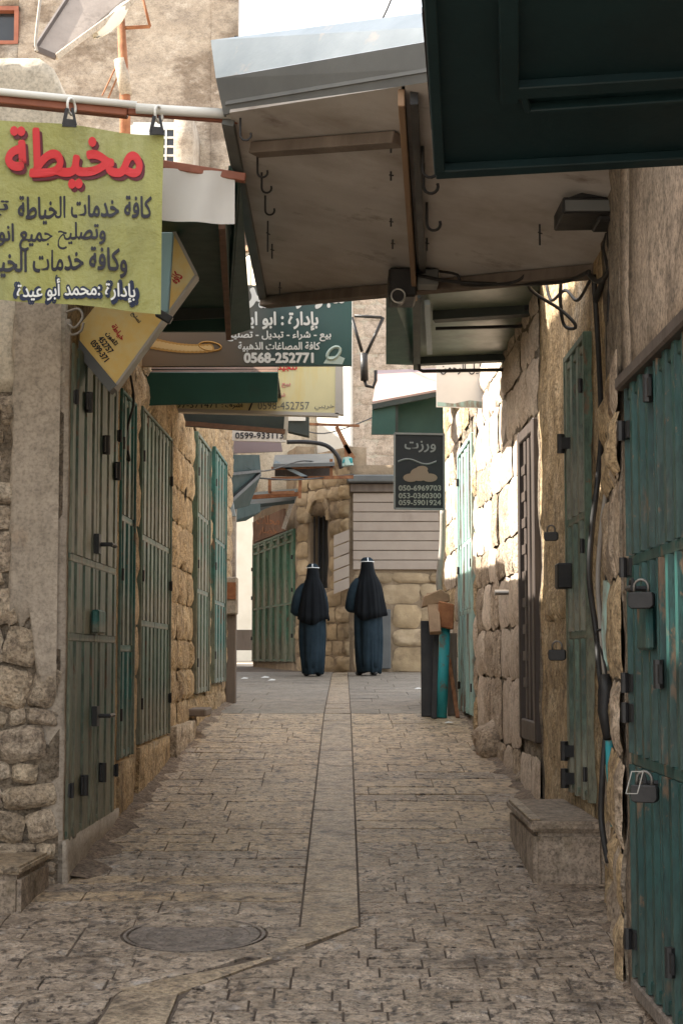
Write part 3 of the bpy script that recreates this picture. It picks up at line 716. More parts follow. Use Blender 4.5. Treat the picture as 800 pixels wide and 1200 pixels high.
# ================================================================== far-left shops
lf_ = empty('far_shop_row', (-1.24, 12.35, H(12.4)), 'yellowish stone shop row beyond the grey green doors on the left', 'building')
f3 = Fr((-1.248, 12.36), (-1.175, 18.05), (1, 0))
d4 = (f3.at_y(13.95), f3.at_y(15.1), 1.30, 3.42); d5 = (f3.at_y(15.6), f3.at_y(16.9), 1.36, 3.5)
wall('wall', f3, 0, f3.L, .6, 4.2, .35, [d4, d5], MT['mortar_warm'], lf_, .02, .12)
masonry(lf_, f3, .05, f3.L, 1.0, 4.1, [d4, d5], (.2, .34), (.26, .5), 'stone_warm', .018, .014, d=.010, seed=12)
metal_door(lf_, f3, *d4, 4, [.4, .7], MT['green_grey'], MT['green_dark'], 1, d=.02, frame=.03, label='grey green narrow metal door')
metal_door(lf_, f3, *d5, 4, [.35, .62], MT['green_teal'], MT['green_dark'], 1, d=.02, frame=.03, label='teal metal door')
mb = MB(); panel(mb, f3, 0, d4[0] - .1, H(12.6) - .3, 1.10, .1, .02, .08, d=.07); mb.build('plinth', MT['stone_rubble'], lf_, smooth=True)
MB().fbox(f3, d4[0] - .35, d4[0] + .2, -.02, .16, 1.13, 1.19).build('ledge', MT['wood_grey'], lf_, bevel=.01)
mb = MB(); panel(mb, Fr((-4.2, 18.05), (-1.175, 18.05), (0, 1)), 0, 3.02, .6, 4.2, .3, .02, .3); mb.build('end_wall', MT['mortar_warm'], lf_, smooth=True)
MB().slab([(-4.2, 12.36, 4.21), (-1.2, 12.36, 4.21), (-1.13, 18.1, 4.21), (-4.2, 18.1, 4.21)], (0, 0, .1)).build('roof', MT['plaster_pale'], lf_)

# ================================================================== tall rendered building behind the low shops
tb = empty('tall_building', (-3, 19.2, 1), 'tall tan building with peeling render behind the shops at upper left', 'building')
ft = Fr((-7.5, 19.2), (-1.20, 19.2), (0, -1)); fs_ = Fr((-1.20, 19.2), (-1.86, 27.0), (1, 0))
wx = ft.at_x(P(-5, 45, 19.2).x); wz = P(10, 52, 19.2).z
wo = (wx - .3, ft.at_x(P(22, 45, 19.2).x), wz, wz + .45)
wall('wall', ft, 0, ft.L, .5, 10.6, .3, [wo], MT['plaster_tan'], tb, .03, .22)
wf = MB().fbox(ft, wo[0], wo[1], -.1, .02, wo[2], wo[2] + .04).fbox(ft, wo[0], wo[1], -.1, .02, wo[3] - .05, wo[3]).fbox(ft, wo[1] - .05, wo[1], -.1, .018, wo[2], wo[3]).build('window_frame', MT['bar_brown'], tb)
MB().fbox(ft, wo[0], wo[1] - .05, -.1, -.09, wo[2] + .04, wo[3] - .05).build('pane', MT['glass'], wf)
wall('side_wall', fs_, 0, fs_.L, .6, 10.6, .3, [], MT['plaster_tan'], tb, .02, .3)
MB().slab([(-7.5, 19.25, 10.61), (-1.2, 19.25, 10.61), (-1.86, 27, 10.61), (-7.5, 27, 10.61)], (0, 0, .2)).build('roof', MT['plaster_pale'], tb)
wall('side_wall', Fr((-1.62, 18.15), (-1.62, 19.2), (1, 0)), 0, 1.05, .6, 7.5, .2, [], MT['plaster_tan'], tb, .01, .3)  # hidden wall added in the gap to block a sun band on the landing
wb_ = empty('window_building', P(295, 350, 31), 'pale wall with a brown framed window seen in the gap left of the big canopy', 'building')
fw = Fr((P(270, 0, 31).x, 31), (P(332, 0, 30).x, 30), (.2, -1))
so = (fw.at_x(P(286, 0, 31).x), fw.at_x(P(298, 0, 31).x), P(290, 300, 31).z, P(290, 228, 31).z)
wall('wall', fw, 0, fw.L, P(0, 560, 31).z, P(0, 215, 31).z, .3, [so], MT['cream'], wb_, .01, .3)
sf = MB().fbox(fw, so[0], so[1], -.05, .05, so[2], so[2] + .1).fbox(fw, so[0], so[1], -.05, .05, so[3] - .1, so[3]).fbox(fw, so[0], so[0] + .05, -.05, .049, so[2] + .1, so[3] - .1).fbox(fw, so[1] - .05, so[1], -.05, .049, so[2] + .1, so[3] - .1).build('window_frame', MT['wood'], wb_)
MB().fbox(fw, so[0] + .05, so[1] - .05, -.03, -.02, so[2] + .1, so[3] - .1).build('pane', MT['wood_grey'], sf)
us = empty('alley_blocker', (-4.3, 27.3, 1.4), 'unseen pale wall left of the lane end, added to block the sun', 'building')  # hidden from the camera, added to keep sun off the lane end
wall('wall', Fr((-4.3, 27.3), (-4.3, 39.5), (1, 0)), 0, 12.2, .8, 9, .3, [], MT['plaster_tan'], us, .01, .4)
# air conditioner
c0 = P(152, 196, 18.85); c1 = P(222, 142, 18.85)
ac = empty('air_conditioner', Vector(((c0.x + c1.x) / 2, 18.9, c0.z)), 'white air conditioner unit on the tan wall behind the lime banner', 'air conditioner')
MB().box((c0.x, 18.86, c0.z), (c1.x, 19.2, c1.z)).build('casing', MT['white_plastic'], ac, bevel=.03, seg=2)
gx0, gx1 = P(176, 0, 18.8).x, P(206, 0, 18.8).x; gz0, gz1 = P(0, 192, 18.8).z, P(0, 150, 18.8).z
MB().box((gx0, 18.845, gz0), (gx1, 18.858, gz1)).build('grille_recess', MT['glass'], ac)
for k in range(5):
    zz = gz0 + (gz1 - gz0) * k / 4; MB().box((gx0, 18.82, zz - .012), (gx1, 18.844, zz + .012)).build('grille_bar', MT['white_plastic'], ac)
for k in range(4):
    xx = gx0 + (gx1 - gx0) * k / 3; MB().box((xx - .01, 18.80, gz0), (xx + .01, 18.819, gz1)).build('grille_bar', MT['white_plastic'], ac)
# rusty pipe mast with satellite dish
ms = empty('pipe_mast', P(146, 116, 15), 'rusty pipe mast bolted up in front of the tan wall', 'mast')
A_ = P(147, 122, 15); B_ = P(142, 22, 15)
MB().tube([A_ - Vector((0, 0, 1.2)), A_, B_], [.05, .05, .035], 10).build('pipe', MT['rust_orange'], ms, smooth=True)
MB().tube([P(142, 33, 15), P(176, 31, 15)], .018, 8).tube([P(176, 31, 15), P(168, 0, 15)], .014, 6).build('side_arm', MT['rust_orange'], ms, smooth=True)
MB().tube([P(141, 70, 15), P(148, 112, 15.0)], .058, 10).build('sleeve', MT['plaster_grey'], ms, smooth=True)
MB().tube([P(120, 112, 15), P(142, 66, 15)], .008, 5).tube([P(126, 118, 15), P(142, 80, 15)], .008, 5).build('guy_wire', MT['rust'], ms)
ds_ = empty('tilted_sheet', P(60, 62, 14.4), 'grey brown tilted metal sheet jutting out beside the rusty mast at the top left', 'metal sheet')
q = [P(42, 57, 13.9), P(66, 67, 13.9), P(152, 4, 14.6), P(190, -40, 15), P(100, -40, 14.9), P(79, 0, 14.4)]
MB().slab(q, (0, .03, .03)).build('sheet', MT['dark_zinc_warm'], ds_)
for a, b in ((0, 1), (1, 2), (2, 3), (0, 5), (5, 4)): MB().bar(q[a], q[b], .03, .05).build('rim', MT['dark_metal'] if a in (0, 5) else MT['plaster_grey'], ds_, bevel=.004)
rg = []; a, b = P(112, 42, 14.3), P(158, -6, 14.7)
for k in range(9):
    t = k / 8; c = a.lerp(b, t); r = .07 * (.4 + math.sin(PI * min(t * 1.3, 1)) * .8); rg.append([c + Vector((r * (1 + .4 * noise.noise(Vector((k, i_, 0)))) * math.cos(i_ * PI / 5), 0, r * (1 + .4 * noise.noise(Vector((k, i_, 5)))) * math.sin(i_ * PI / 5))) + Vector((0, .03 * math.cos(i_ * 2), 0)) for i_ in range(10)])
MB().loft(rg).build('crumpled_lining', MT['cream'], ds_, smooth=True)
cable('hanging_cable', [P(50, -20, 13), P(45, 20, 13), P(42, 50, 13), P(44, 60, 13)], .012, 'cable_grey', 'twisted pale cable hanging beside the tilted metal sheet')

# ================================================================== buildings at the end of the lane
eb = empty('end_building', P(410, 785, 27), 'stone building with a corner at the end of the lane behind the two nuns', 'building')
K = P(410, 785, 27); L2 = P(347, 779, 28.6); L1 = P(296, 763, 33); R2 = P(545, 785, 27)
fa = Fr((L1.x, L1.y), (L2.x, L2.y), (-1, -.1)); fb = Fr((L2.x, L2.y), (K.x, K.y), (0, -1)); fc = Fr((K.x, K.y), (R2.x, R2.y), (0, -1))
zT = P(0, 545, 27).z
dg = (.15, fa.L - .12, H(30) + .12, EYE + 2.12)
wall('wall', fa, 0, fa.L, .9, zT + .5, .3, [dg], MT['mortar_far'], eb, .02, .25)
metal_door(eb, fa, *dg, 6, [.45, .93], MT['green_far'], MT['green_far'], 2, d=.0, frame=.04, rib=.35, proud=.04, label='mid green metal shop doors', hz_=(.2, .55, .8))
ar = (fb.at_x(P(364, 0, 28).x), fb.at_x(P(385, 0, 28).x), P(0, 690, 28).z, P(0, 612, 28).z)
wall('wall', fb, 0, fb.L, .9, zT + .3, .3, [(ar[0], ar[1], ar[2], ar[3] + .12)], MT['mortar_far'], eb, .02, .16)
masonry(eb, fb, .02, fb.L, H(27), zT + .3, [(ar[0] - .05, ar[1] + .05, ar[2], ar[3] + .2)], (.24, .32), (.28, .5), 'stone_far', .05, .025, seed=21)
am = (ar[0] + ar[1]) / 2; hw = (ar[1] - ar[0]) / 2
for k in range(7):                                          # arch voussoirs
    a0, a1 = PI * k / 7, PI * (k + 1) / 7; q = []
    for a, r in ((a0, hw), (a1, hw), (a1, hw + .12), (a0, hw + .12)): q.append(fb.pt(am + r * math.cos(a), .05, ar[3] + r * 1.15 * math.sin(a)))
    MB().slab(q, fb.n * -.2).build('voussoir', MT['stone_far'], eb, bevel=.01)
MB().fbox(fb, ar[0], ar[1], -.2, -.18, ar[2], ar[3] + .1).build('window_recess', MT['glass'], eb)
for k in range(4):
    s_ = ar[0] + (ar[1] - ar[0]) * (k + .5) / 4; c = fb.pt(s_, -.04, ar[2]); MB().tube([c, c + Vector((0, 0, ar[3] - ar[2] + .1))], .014, 6).build('window_bar', MT['black'], eb)
zs0, zs1 = P(0, 668, 27).z, P(0, 578, 27).z
wall('wall', fc, 0, fc.L, .9, zT, .3, [], MT['mortar_far'], eb, .03, .16)
masonry(eb, fc, .05, fc.L, H(27), zs0 - .03, [(.32, .66, 1, P(0, 712, 27).z)], (.28, .40), (.35, .65), 'stone_far', .05, .025, seed=22)
MB().fbox(fc, .34, .64, .03, .09, H(27) + .05, P(0, 714, 27).z).build('grey_cabinet', MT['zinc_dark'], eb, bevel=.01)
nS = 8
for k in range(nS):                                         # horizontal laths of the beige shutter
    za, zb = zs0 + (zs1 - zs0) * k / nS, zs0 + (zs1 - zs0) * (k + 1) / nS
    q = [fc.pt(.05, .05, za + .004), fc.pt(.05, .062, za + .012), fc.pt(.05, .058, zb - .006), fc.pt(.05, .03, zb)]
    MB().slab(q, fc.u * (fc.L - .1)).build('shutter_slat', MT['shutter'], eb)
MB().fbox(fc, 0, fc.L, .0, .12, zs1 + .01, zs1 + .14).build('lintel_board', MT['wood_grey'], eb, bevel=.01)
MB().fbox(fc, -.05, fc.L, -.05, .28, zs1 + .15, zs1 + .27).build('ledge', MT['zinc_dark'], eb, bevel=.02)
for k in range(5):                                          # sloping laths left of the corner
    y0_ = 696 - 14 * k; q = [P(x_, y_, 26.93) for x_, y_ in ((391, y0_), (409, y0_ - 7), (409, y0_ - 19.5), (391, y0_ - 12.5))]
    MB().slab(q, (0, .06, 0)).build('shutter_slat', MT['shutter'], eb)
# upper limestone building
ub = empty('limestone_building', (0, 29.5, 3), 'pale limestone block upper building above the end of the lane', 'building')
fu = Fr((P(304, 0, 29.5).x, 29.5), (P(640, 0, 29.5).x, 29.5), (0, -1))
wall('wall', fu, 0, fu.L, 4.35, P(0, 300, 29.5).z, .4, [], MT['plaster_pale'], ub, .008, .3)
masonry(ub, fu, fu.at_x(P(392, 0, 29.5).x), fu.at_x(P(560, 0, 29.5).x), P(0, 572, 29.5).z, P(0, 320, 29.5).z, [], (.27, .31), (.42, .75), 'stone_pale', .02, .012, seed=30, roll=.004)
# projecting sunlit limestone pier, its side turned to the sun
pr = empty('white_pier', P(388, 520, 28.9), 'sunlit white wall piece beside the jewellery sign over the lane', 'wall')
q = [P(372, 0, 28.9), P(411, 0, 28.3), P(413, 0, 29.4), P(372, 0, 29.4)]
z0_, z1_ = P(0, 545, 28.9).z, P(0, 330, 28.9).z
MB().slab([Vector((v.x, v.y, z0_)) for v in q], (0, 0, z1_ - z0_)).build('wall_face', MT['white_wall'], pr, bevel=.02)
# far opening
ob = empty('far_house', P(280, 765, 44), 'sunlit cream house seen through the gap at the left end of the lane', 'building')
fo = Fr((-7.5, 42), (-1.2, 46), (-.4, -1))
wall('wall', fo, 0, fo.L, .8, 6.5, .3, [], MT['cream'], ob, .01, .4)
s_ = fo.L * .78
MB().slab([(-7.4, 42.5, 6.52), (-1.2, 46.3, 6.52), (-1.2, 50, 6.52), (-7.4, 50, 6.52)], (0, 0, .2)).build('roof', MT['plaster_pale'], ob)
MB().slab([P(262, 762, 36), P(298, 762, 36), P(298, 738, 36), P(262, 738, 36)], (0, .4, 0)).build('low_wall', MT['wood_grey'], ob)
#PART3
# ================================================================== right side
rb = empty('right_building', (1.1, 6, H(6)), 'brown rendered shop building at the right with the big teal folding door', 'building')
fr0 = Fr((1.015, 3.0), (1.03, 6.22), (-1, 0)); fr1 = Fr((1.03, 6.22), (1.21, 7.75), (-1, 0)); fr2 = Fr((1.21, 7.75), (1.205, 10.3), (-1, 0))
dN = (fr0.at_y(3.55), fr0.at_y(6.03), P(744, 1142, 6.06).z, P(735, 458, 6.06).z)
wall('wall', fr0, 0, fr0.L, -1, 5.2, .3, [dN], MT['plaster_brown'], rb, .012, .16)
lvs = metal_door(rb, fr0, *dN, 16, [.365, .70], MT['green_right_face'], MT['green_right'], 4, d=-.01, frame=0, label='deep teal ribbed folding metal door', hinges=False, rib=.40, proud=.036)
MB().fbox(fr0, dN[0] - .1, dN[1] + .04, -.02, .05, dN[3], dN[3] + .05).build('door_lintel', MT['dark_metal'], rb, bevel=.008)
MB().fbox(fr0, dN[0], dN[1], -.1, .03, dN[2] - .06, dN[2] - .004).build('threshold', MT['iron'], rb, bevel=.008)
for yy_, zz_ in ((6.0, 505), (6.0, 665), (6.0, 800), (6.0, 835), (6.0, 1100)):
    c = fr0.pt(fr0.at_y(yy_), .04, P(738, zz_, 6.0).z); MB().tube([c - Vector((0, 0, .035)), c + Vector((0, 0, .035))], .014, 8).fbox(fr0, fr0.at_y(yy_) - .06, fr0.at_y(yy_) + .05, .015, .028, c.z - .03, c.z + .03).build('hinge', MT['black'], lvs[3])
for px_, py_ in ((776, 455), (784, 790), (793, 1128)):
    yq = 1.03 * FPX / (px_ - 400) ; c = fr0.pt(fr0.at_y(yq), .035, P(px_, py_, yq).z); MB().tube([c - Vector((0, 0, .045)), c + Vector((0, 0, .045))], .017, 8).box(c - Vector((.006, .04, .03)), c + Vector((.004, .04, .03))).build('hinge', MT['black'], lvs[2])
# lock hardware
def on0(px, py, d=.03):
    yq = (1.03 - d) * FPX / (px - 400); return fr0.pt(fr0.at_y(yq), d, P(px, py, yq).z)
c = on0(757, 735); MB().box(c - Vector((.02, .11, .075)), c + Vector((.01, .07, .075))).build('lock_box', MT['green_right'], lvs[3], bevel=.008)
for q in ((757, 690), (768, 918)):
    c = on0(*q, .02); MB().tube([c, c - Vector((.06, 0, 0)), c - Vector((.06, .10, 0))], .011, 6).tube(arc(c - Vector((.05, .02, 0)), .03, 0, 2 * PI, 12, Vector((0, 1, 0)), Vector((0, 0, 1))), .007, 6).build('hasp', MT['black'], lvs[3])
padlock(on0(752, 680, .07), (-.5, -1, 0), .085, 'black padlock hanging from the upper hasp of the big teal door')
pl = padlock(on0(753, 905, .11), (-.5, -1, 0), .085, 'black padlock with a pale key tag hanging low on the big teal door')
c = on0(740, 918, .16)
q = [c + Vector((x, 0, z)) for x, z in ((-.022, -.03), (.012, -.03), (.03, .035), (-.004, .035))]
for i in range(4): MB().bar(q[i], q[(i+1) % 4], .0028).build('key_tag', MT['sign_frame'], pl)
# wall piece between the doors, then the yellowish wall
wall('wall', fr1, 0, fr1.L, -.5, 5.2, .3, [], MT['mortar'], rb, .03, .08)
masonry(rb, fr1, .02, fr1.L, H(6.3) - .1, 2.75, [], (.22, .5), (.2, .42), ['stone_grey', 'stone_warm'], .022, .02, d=.012, seed=41, roll=.05)
d2r = (fr2.at_y(8.24), fr2.at_y(8.92), P(690, 940, 8.3).z, P(668, 425, 8.9).z)
d3r = (fr2.at_y(10.42), 0, 0, 0)
wall('wall', fr2, 0, fr2.L, -.2, 5.2, .3, [d2r], MT['mortar_warm'], rb, .02, .10)
masonry(rb, fr2, d2r[1] + .06, fr2.L - .3, H(9), 2.0, [], (.3, .5), (.35, .7), 'stone_warm', .018, .012, seed=43, roll=.02)
metal_door(rb, fr2, *d2r, 3, [.36, .62], MT['green_grey'], MT['green_right'], 1, d=-.0, frame=.035, rib=.4, proud=.03, label='narrow dusty green metal door above the step', hz_=(.06, .55, .9))
for py_ in (520, 880, 912):
    c = Vector((1.15, 8.9, P(668, py_, 8.9).z)); MB().tube([c - Vector((0, 0, .05)), c + Vector((0, 0, .05))], .02, 8).box(c - Vector((.0, .03, .03)), c + Vector((.05, .03, .03))).build('hinge', MT['black'], rb)
MB().box((1.12, 8.86, P(0, 690, 8.9).z), (1.2, 8.98, P(0, 660, 8.9).z)).build('lock_box', MT['black'], rb, bevel=.008)
padlock(Vector((1.10, 8.75, P(0, 752, 8.75).z)), (-.3, -1, 0), .09, 'black padlock on the narrow dusty green door above the step')
padlock(Vector((1.10, 8.95, P(0, 616, 8.95).z)), (-.3, -1, 0), .075, 'small dark padlock high on the narrow dusty green door')
# far right building
rf = empty('right_stone_building', (1.2, 12, H(12)), 'rough pale stone building at the right with its upper part in sunlight', 'building')
fg1 = Fr((1.205, 10.31), (1.135, 14.1), (-1, 0)); fg2 = Fr((1.135, 14.1), (1.09, 18.6), (-1, 0))
d3r = (fg1.at_y(10.42), fg1.at_y(11.15), P(620, 862, 10.8).z, P(620, 505, 10.8).z)
d4r = (fg2.at_y(14.35), fg2.at_y(15.75), H(15) + .06, P(549, 525, 15).z)
wall('wall', fg1, 0, fg1.L, .2, 4.6, .35, [d3r], MT['mortar'], rf, .022, .10)
masonry(rf, fg1, .0, fg1.L, H(10.5) - .05, 3.1, [(-.1, d3r[1] + .05, d3r[2] - .05, d3r[3] + .05)], (.26, .46), (.35, .75), ['stone_grey', 'stone_pale'], .018, .012, d=.012, seed=51, roll=.04)
masonry(rf, fg1, .0, fg1.L, 3.1, 4.55, [], (.24, .36), (.35, .6), 'stone_pale', .02, .012, seed=52)
wall('wall', fg2, 0, fg2.L, .4, 4.6, .35, [d4r], MT['mortar'], rf, .03, .12)
masonry(rf, fg2, .0, fg2.L, H(14) - .05, 4.5, [(d4r[0] - .05, d4r[1] + .05, d4r[2], d4r[3] + .08)], (.26, .4), (.4, .8), ['stone_grey', 'stone_pale', 'stone_warm'], .018, .012, d=.012, seed=53)
sd = MB().fbox(fg1, d3r[0], d3r[1], -.06, -.03, d3r[2], d3r[3]).build('door', MT['black'], rf, None)
sd['label'] = 'narrow dark brown metal door'
for a, b in ((d3r[0] - .03, d3r[0] + .05), (d3r[1] - .03, d3r[1] + .03)):
    MB().fbox(fg1, a, b, -.03, .035, d3r[2] - .03, d3r[3] + .03).build('door_frame', MT['dark_metal'], sd, bevel=.008)
MB().fbox(fg1, d3r[0] + .05, d3r[1] - .05, -.03, .032, d3r[3] - .05, d3r[3] + .03).build('door_frame', MT['dark_metal'], sd, bevel=.008)
MB().fbox(fg1, d3r[0] + .05, d3r[1] - .05, -.03, .032, d3r[2] - .03, d3r[2] + .1).build('door_frame', MT['dark_metal'], sd, bevel=.008)
for k in range(3): MB().fbox(fg1, d3r[0] + .12 + k * .17, d3r[0] + .2 + k * .17, -.03, .02, d3r[2] + .1, d3r[3] - .05).build('slat', MT['dark_metal'], sd, bevel=.006)
for k in range(9): MB().fbox(fg1, d3r[1] - .30, d3r[1] - .12, .0, .026, d3r[2] + .3 + k * .17, d3r[2] + .36 + k * .17).build('louvre', MT['dark_metal'], sd)
c = fg1.pt(d3r[1], .1, P(0, 694, 11.1).z); MB().tube([c, c + fg1.n * .09], .018, 8).build('handle', MT['steel'], sd)
metal_door(rf, fg2, *d4r, 4, [.38, .64], MT['aqua_pale'], MT['green_teal'], 2, d=.01, frame=.05, rib=.5, label='pale faded teal metal door', hz_=(.1, .55, .9))
for nm, fr_, zt_ in (('roof', fr2, 5.21), ('roof', fg1, 4.61)):
    MB().slab([fr_.pt(0, -.02, zt_), fr_.pt(fr_.L + (4.5 if fr_ is fg1 else 0), -.02, zt_), fr_.pt(fr_.L + (4.5 if fr_ is fg1 else 0), -4, zt_), fr_.pt(0, -4, zt_)], (0, 0, .12)).build(nm, MT['plaster_pale'], rb if fr_ is fr2 else rf)
# step with stone tread
st = empty('concrete_step', (1.03, 8.5, H(8.5)), 'big stained concrete step under the narrow green door at the right', 'step')
x0 = P(615, 0, 8.0).x; zt = P(615, 962, 8.0).z
q = [Vector((x0, 7.98, H(8) - .2)), Vector((1.215, 7.98, H(8) - .2)), Vector((1.2, 9.25, H(8) - .2)), Vector((x0 + .01, 9.25, H(8) - .2))]
roughen(MB().slab(q, (0, 0, zt - .05 - H(8) + .2)).build('block', MT['concrete'], st, bevel=.02, seg=2), .006)
q = [Vector((v.x, v.y, zt - .048)) for v in q]; q[0].x -= .015; q[3].x -= .015; q[0].y -= .012; q[1].y -= .012
roughen(MB().slab(q, (0, 0, .048)).build('tread', MT['concrete'], st, bevel=.012, seg=2), .003)
MB().bar(q[0] + Vector((.03, .05, .052)), q[3] + Vector((.03, -.05, .052)), .05, .008).build('edge_strip', MT['drain'], st, bevel=.003)
# boulder and loose stones at the foot of the right wall
def boulder(name, c, r, label, mat='stone_grey', seed=0, group=None):
    bm = bmesh.new(); bmesh.ops.create_icosphere(bm, subdivisions=3, radius=1)
    for v in bm.verts:
        k = 1 + .28 * noise.noise(v.co * 1.3 + Vector((seed, 0, 0))) + .10 * noise.noise(v.co * 4 + Vector((0, seed, 0)))
        v.co = Vector((v.co.x * r[0], v.co.y * r[1], v.co.z * r[2])) * k
    me = bpy.data.meshes.new(name); bm.to_mesh(me); bm.free(); me.shade_smooth(); me.materials.append(MT[mat])
    o = bpy.data.objects.new(name, me); COL.objects.link(o); o.location = c; return tag(o, label, 'stone', group)
g = G(567, 886); boulder('boulder', Vector((g.x + .08, g.y + .15, g.z + .08)), (.15, .28, .17), 'rounded boulder at the foot of the rough stone wall on the right', seed=3)
for k, (px_, py_, r) in enumerate(((606, 915, .07), (622, 925, .055))):
    g = G(px_, py_); boulder('loose_stone', g + Vector((.05, 0, .02)), (r, r * 1.6, r * .7), ['loose stone at the wall foot behind the concrete step, the larger one', 'small loose stone at the wall foot just behind the concrete step'][k], seed=9 + k)

# ------------------------------------------------------------------ rubbish leaning in front of the pale teal door
def leaner(name, a, b, w_, mat, label, cat, tub=False, h=None):
    mb = MB().tube([a, b], w_ / 2, 10) if tub else MB().bar(a, b, w_, h or w_ * .3, up=(0, -1, 0))
    return tag(mb.build(name, MT[mat], None, smooth=tub, bevel=0 if tub else .004), label, cat)
def gq(px, py, d):  # on the ground at depth d
    v = P(px, py, d); return Vector((v.x, d, H(d)))
leaner('aqua_post', gq(517, 846, 15.2), P(521, 736, 15.3), .10, 'aqua', 'aqua painted pipe standing among leaning boards at the right', 'pipe', True)
leaner('dark_plank', gq(502, 842, 15.3), P(501, 728, 15.5), .13, 'black', 'tall black board leaning left of the aqua pipe', 'board')
leaner('dark_plank', gq(508, 845, 15.15), P(511, 735, 15.4), .05, 'black', 'thin black board leaning just left of the aqua pipe', 'board')
leaner('brown_plank', gq(530, 842, 15.4), P(529, 742, 15.6), .09, 'wood_grey', 'brown weathered board leaning right of the aqua pipe', 'board')
leaner('tan_plank', P(510, 742, 15.1), P(506, 696, 15.35), .10, 'wood', 'short tan board on top of the black boards', 'board', h=.05)
cb = empty('rusty_box', P(522, 735, 15.3), 'rusty orange and beige tin box standing on the aqua pipe', 'box')
MB().slab([P(512, 734, 15.2), P(531, 738, 15.2), P(532, 708, 15.2), P(514, 704, 15.2)], (0, .2, 0)).build('box_body', MT['rust_orange'], cb, bevel=.01)
MB().slab([P(494, 712, 15.25), P(527, 705, 15.25), P(526, 696, 15.25), P(516, 690, 15.25), P(497, 698, 15.25)], (0, .22, 0)).build('lid_board', MT['wood'], cb, bevel=.01)
leaner('stick', gq(536, 842, 15.2), P(524, 760, 15.6), .035, 'rust', 'rusty thin bar leaning beside the brown board', 'bar', h=.03)
# electric box on a dark post at the left
eb_ = empty('meter_box_post', gq(270, 812, 17.3), 'beige rust-stained box on a dark post at the end of the left wall', 'electric box')
a, b = P(264, 812, 17.3), P(277, 718, 17.3)
MB().box((a.x, 17.25, H(17.3) - .03), (b.x, 17.4, b.z)).build('post', MT['wood_grey'], eb_, bevel=.01)
a, b = P(262, 720, 17.2), P(278, 676, 17.2)
MB().box((a.x, 17.18, a.z), (b.x, 17.4, b.z)).build('box_body', MT['plaster_grey'], eb_, bevel=.012)
a, b = P(265, 702, 17.1), P(276, 682, 17.1); MB().box((a.x, 17.165, a.z), (b.x, 17.179, b.z)).build('rust_plate', MT['rust_orange'], eb_)

# ================================================================== the big canopy
cn = empty('big_canopy', (.3, 8.5, 3.7), 'big grey sheet metal canopy with pale ply ceiling spanning the lane', 'canopy')
A = P(311, 352, 10.5); B = P(702, 312, 8.15); C = P(268, 134, 6.9); pn = (B - A).cross(C - A).normalized()
if pn.z < 0: pn = -pn
def cp(px, py, up=0): return Ppl(px, py, A, pn) + pn * up
D_ = cp(800, 48)
R_far = cp(704, 311.6); R_near = cp(800, 50)
MB().slab([cp(269, 132), cp(470, 101), cp(486, 334), cp(311, 352)], pn * .02).build('ply_ceiling', MT['ply'], cn)
MB().slab([cp(474, 100.5), R_near, R_far, cp(490, 333.5)], pn * .02).build('ply_ceiling', MT['ply'], cn)
MB().slab([cp(262, 131, .03), cp(800, 45, .03), cp(706, 309, .03), cp(309, 354, .03)], pn * .02).build('roof_sheet', MT['zinc_dark'], cn)
def dep(px, py): return cp(px, py).y
y1_, y2_ = dep(262, 134), dep(640, 74)
f_b0, f_b1 = P(262, 134, y1_), P(640, 74, y2_)
f_m0, f_m1 = P(253, 92, y1_ - .03), P(640, 24, y2_ - .03)
f_t0, f_t1 = P(247, 47, y1_ + .13), P(640, -4, y2_ + .13)
MB().slab([f_b0, f_b1, f_m1, f_m0], (0, .012, 0)).build('front_fascia', MT['zinc_dark'], cn, recalc=True)
MB().slab([f_m0 + Vector((0, 0, .001)), f_m1 + Vector((0, 0, .001)), f_t1, f_t0], (0, .012, .004)).build('front_flashing', MT['zinc'], cn)
MB().slab([f_b0, f_m0, f_t0, f_t0 + Vector((.0, .9, 0)), f_b0 + Vector((0, .9, 0))], (.01, 0, 0)).build('side_flashing', MT['zinc_dark'], cn)
for py_ in (45, 52, 61):
    c = P(277, py_, y1_ + .05); MB().box(c - Vector((.007, .012, .007)), c + Vector((.007, .012, .007))).build('rivet', MT['black'], cn)
MB().bar(cp(300, 168, -.03), cp(468, 155, -.03), .07, .05, up=pn).build('cross_beam', MT['wood_grey'], cn, bevel=.004)
MB().bar(cp(311, 348, -.035), cp(700, 310, -.035), .07, .06, up=pn).build('back_beam', MT['wood_grey'], cn, bevel=.004)
MB().bar(cp(268, 140, -.0), cp(309, 348, -.0), .05, .05, up=pn).build('edge_beam', MT['zinc_dark'], cn)
# long board hanging under the canopy
q = [cp(466, 104, 0), cp(483, 330, 0)]
dv = Vector((0, 0, -.11))
MB().slab([q[0], q[1], q[1] + dv * 1.0, q[0] + dv * .6], (.025, 0, 0)).build('hanging_board', MT['wood'], cn, bevel=.003)
MB().bar(q[0] + Vector((.06, 0, -.03)), q[1] + Vector((.06, 0, -.03)), .03, .06).build('dark_batten', MT['black'], cn)
def hook(c, s=1, name='hook'):
    u = Vector((1, 0, 0)); z = Vector((0, 0, 1))
    pts = [c, c - z * .09 * s] + arc(c - z * .09 * s - u * .028 * s * -1, .028 * s, PI, 2 * PI + .4, 8, u, z)
    return MB().tube(pts, .006 * s, 6).build(name, MT['black'], cn)
for px_, py_ in ((282, 137), (302, 182), (307, 201), (311, 228)): hook(cp(px_, py_, -.005), .8)
for px_, py_ in ((495, 170), (496, 190), (500, 236), (722, 190), (727, 205), (712, 260)): hook(cp(px_, py_, -.005), 1.1)
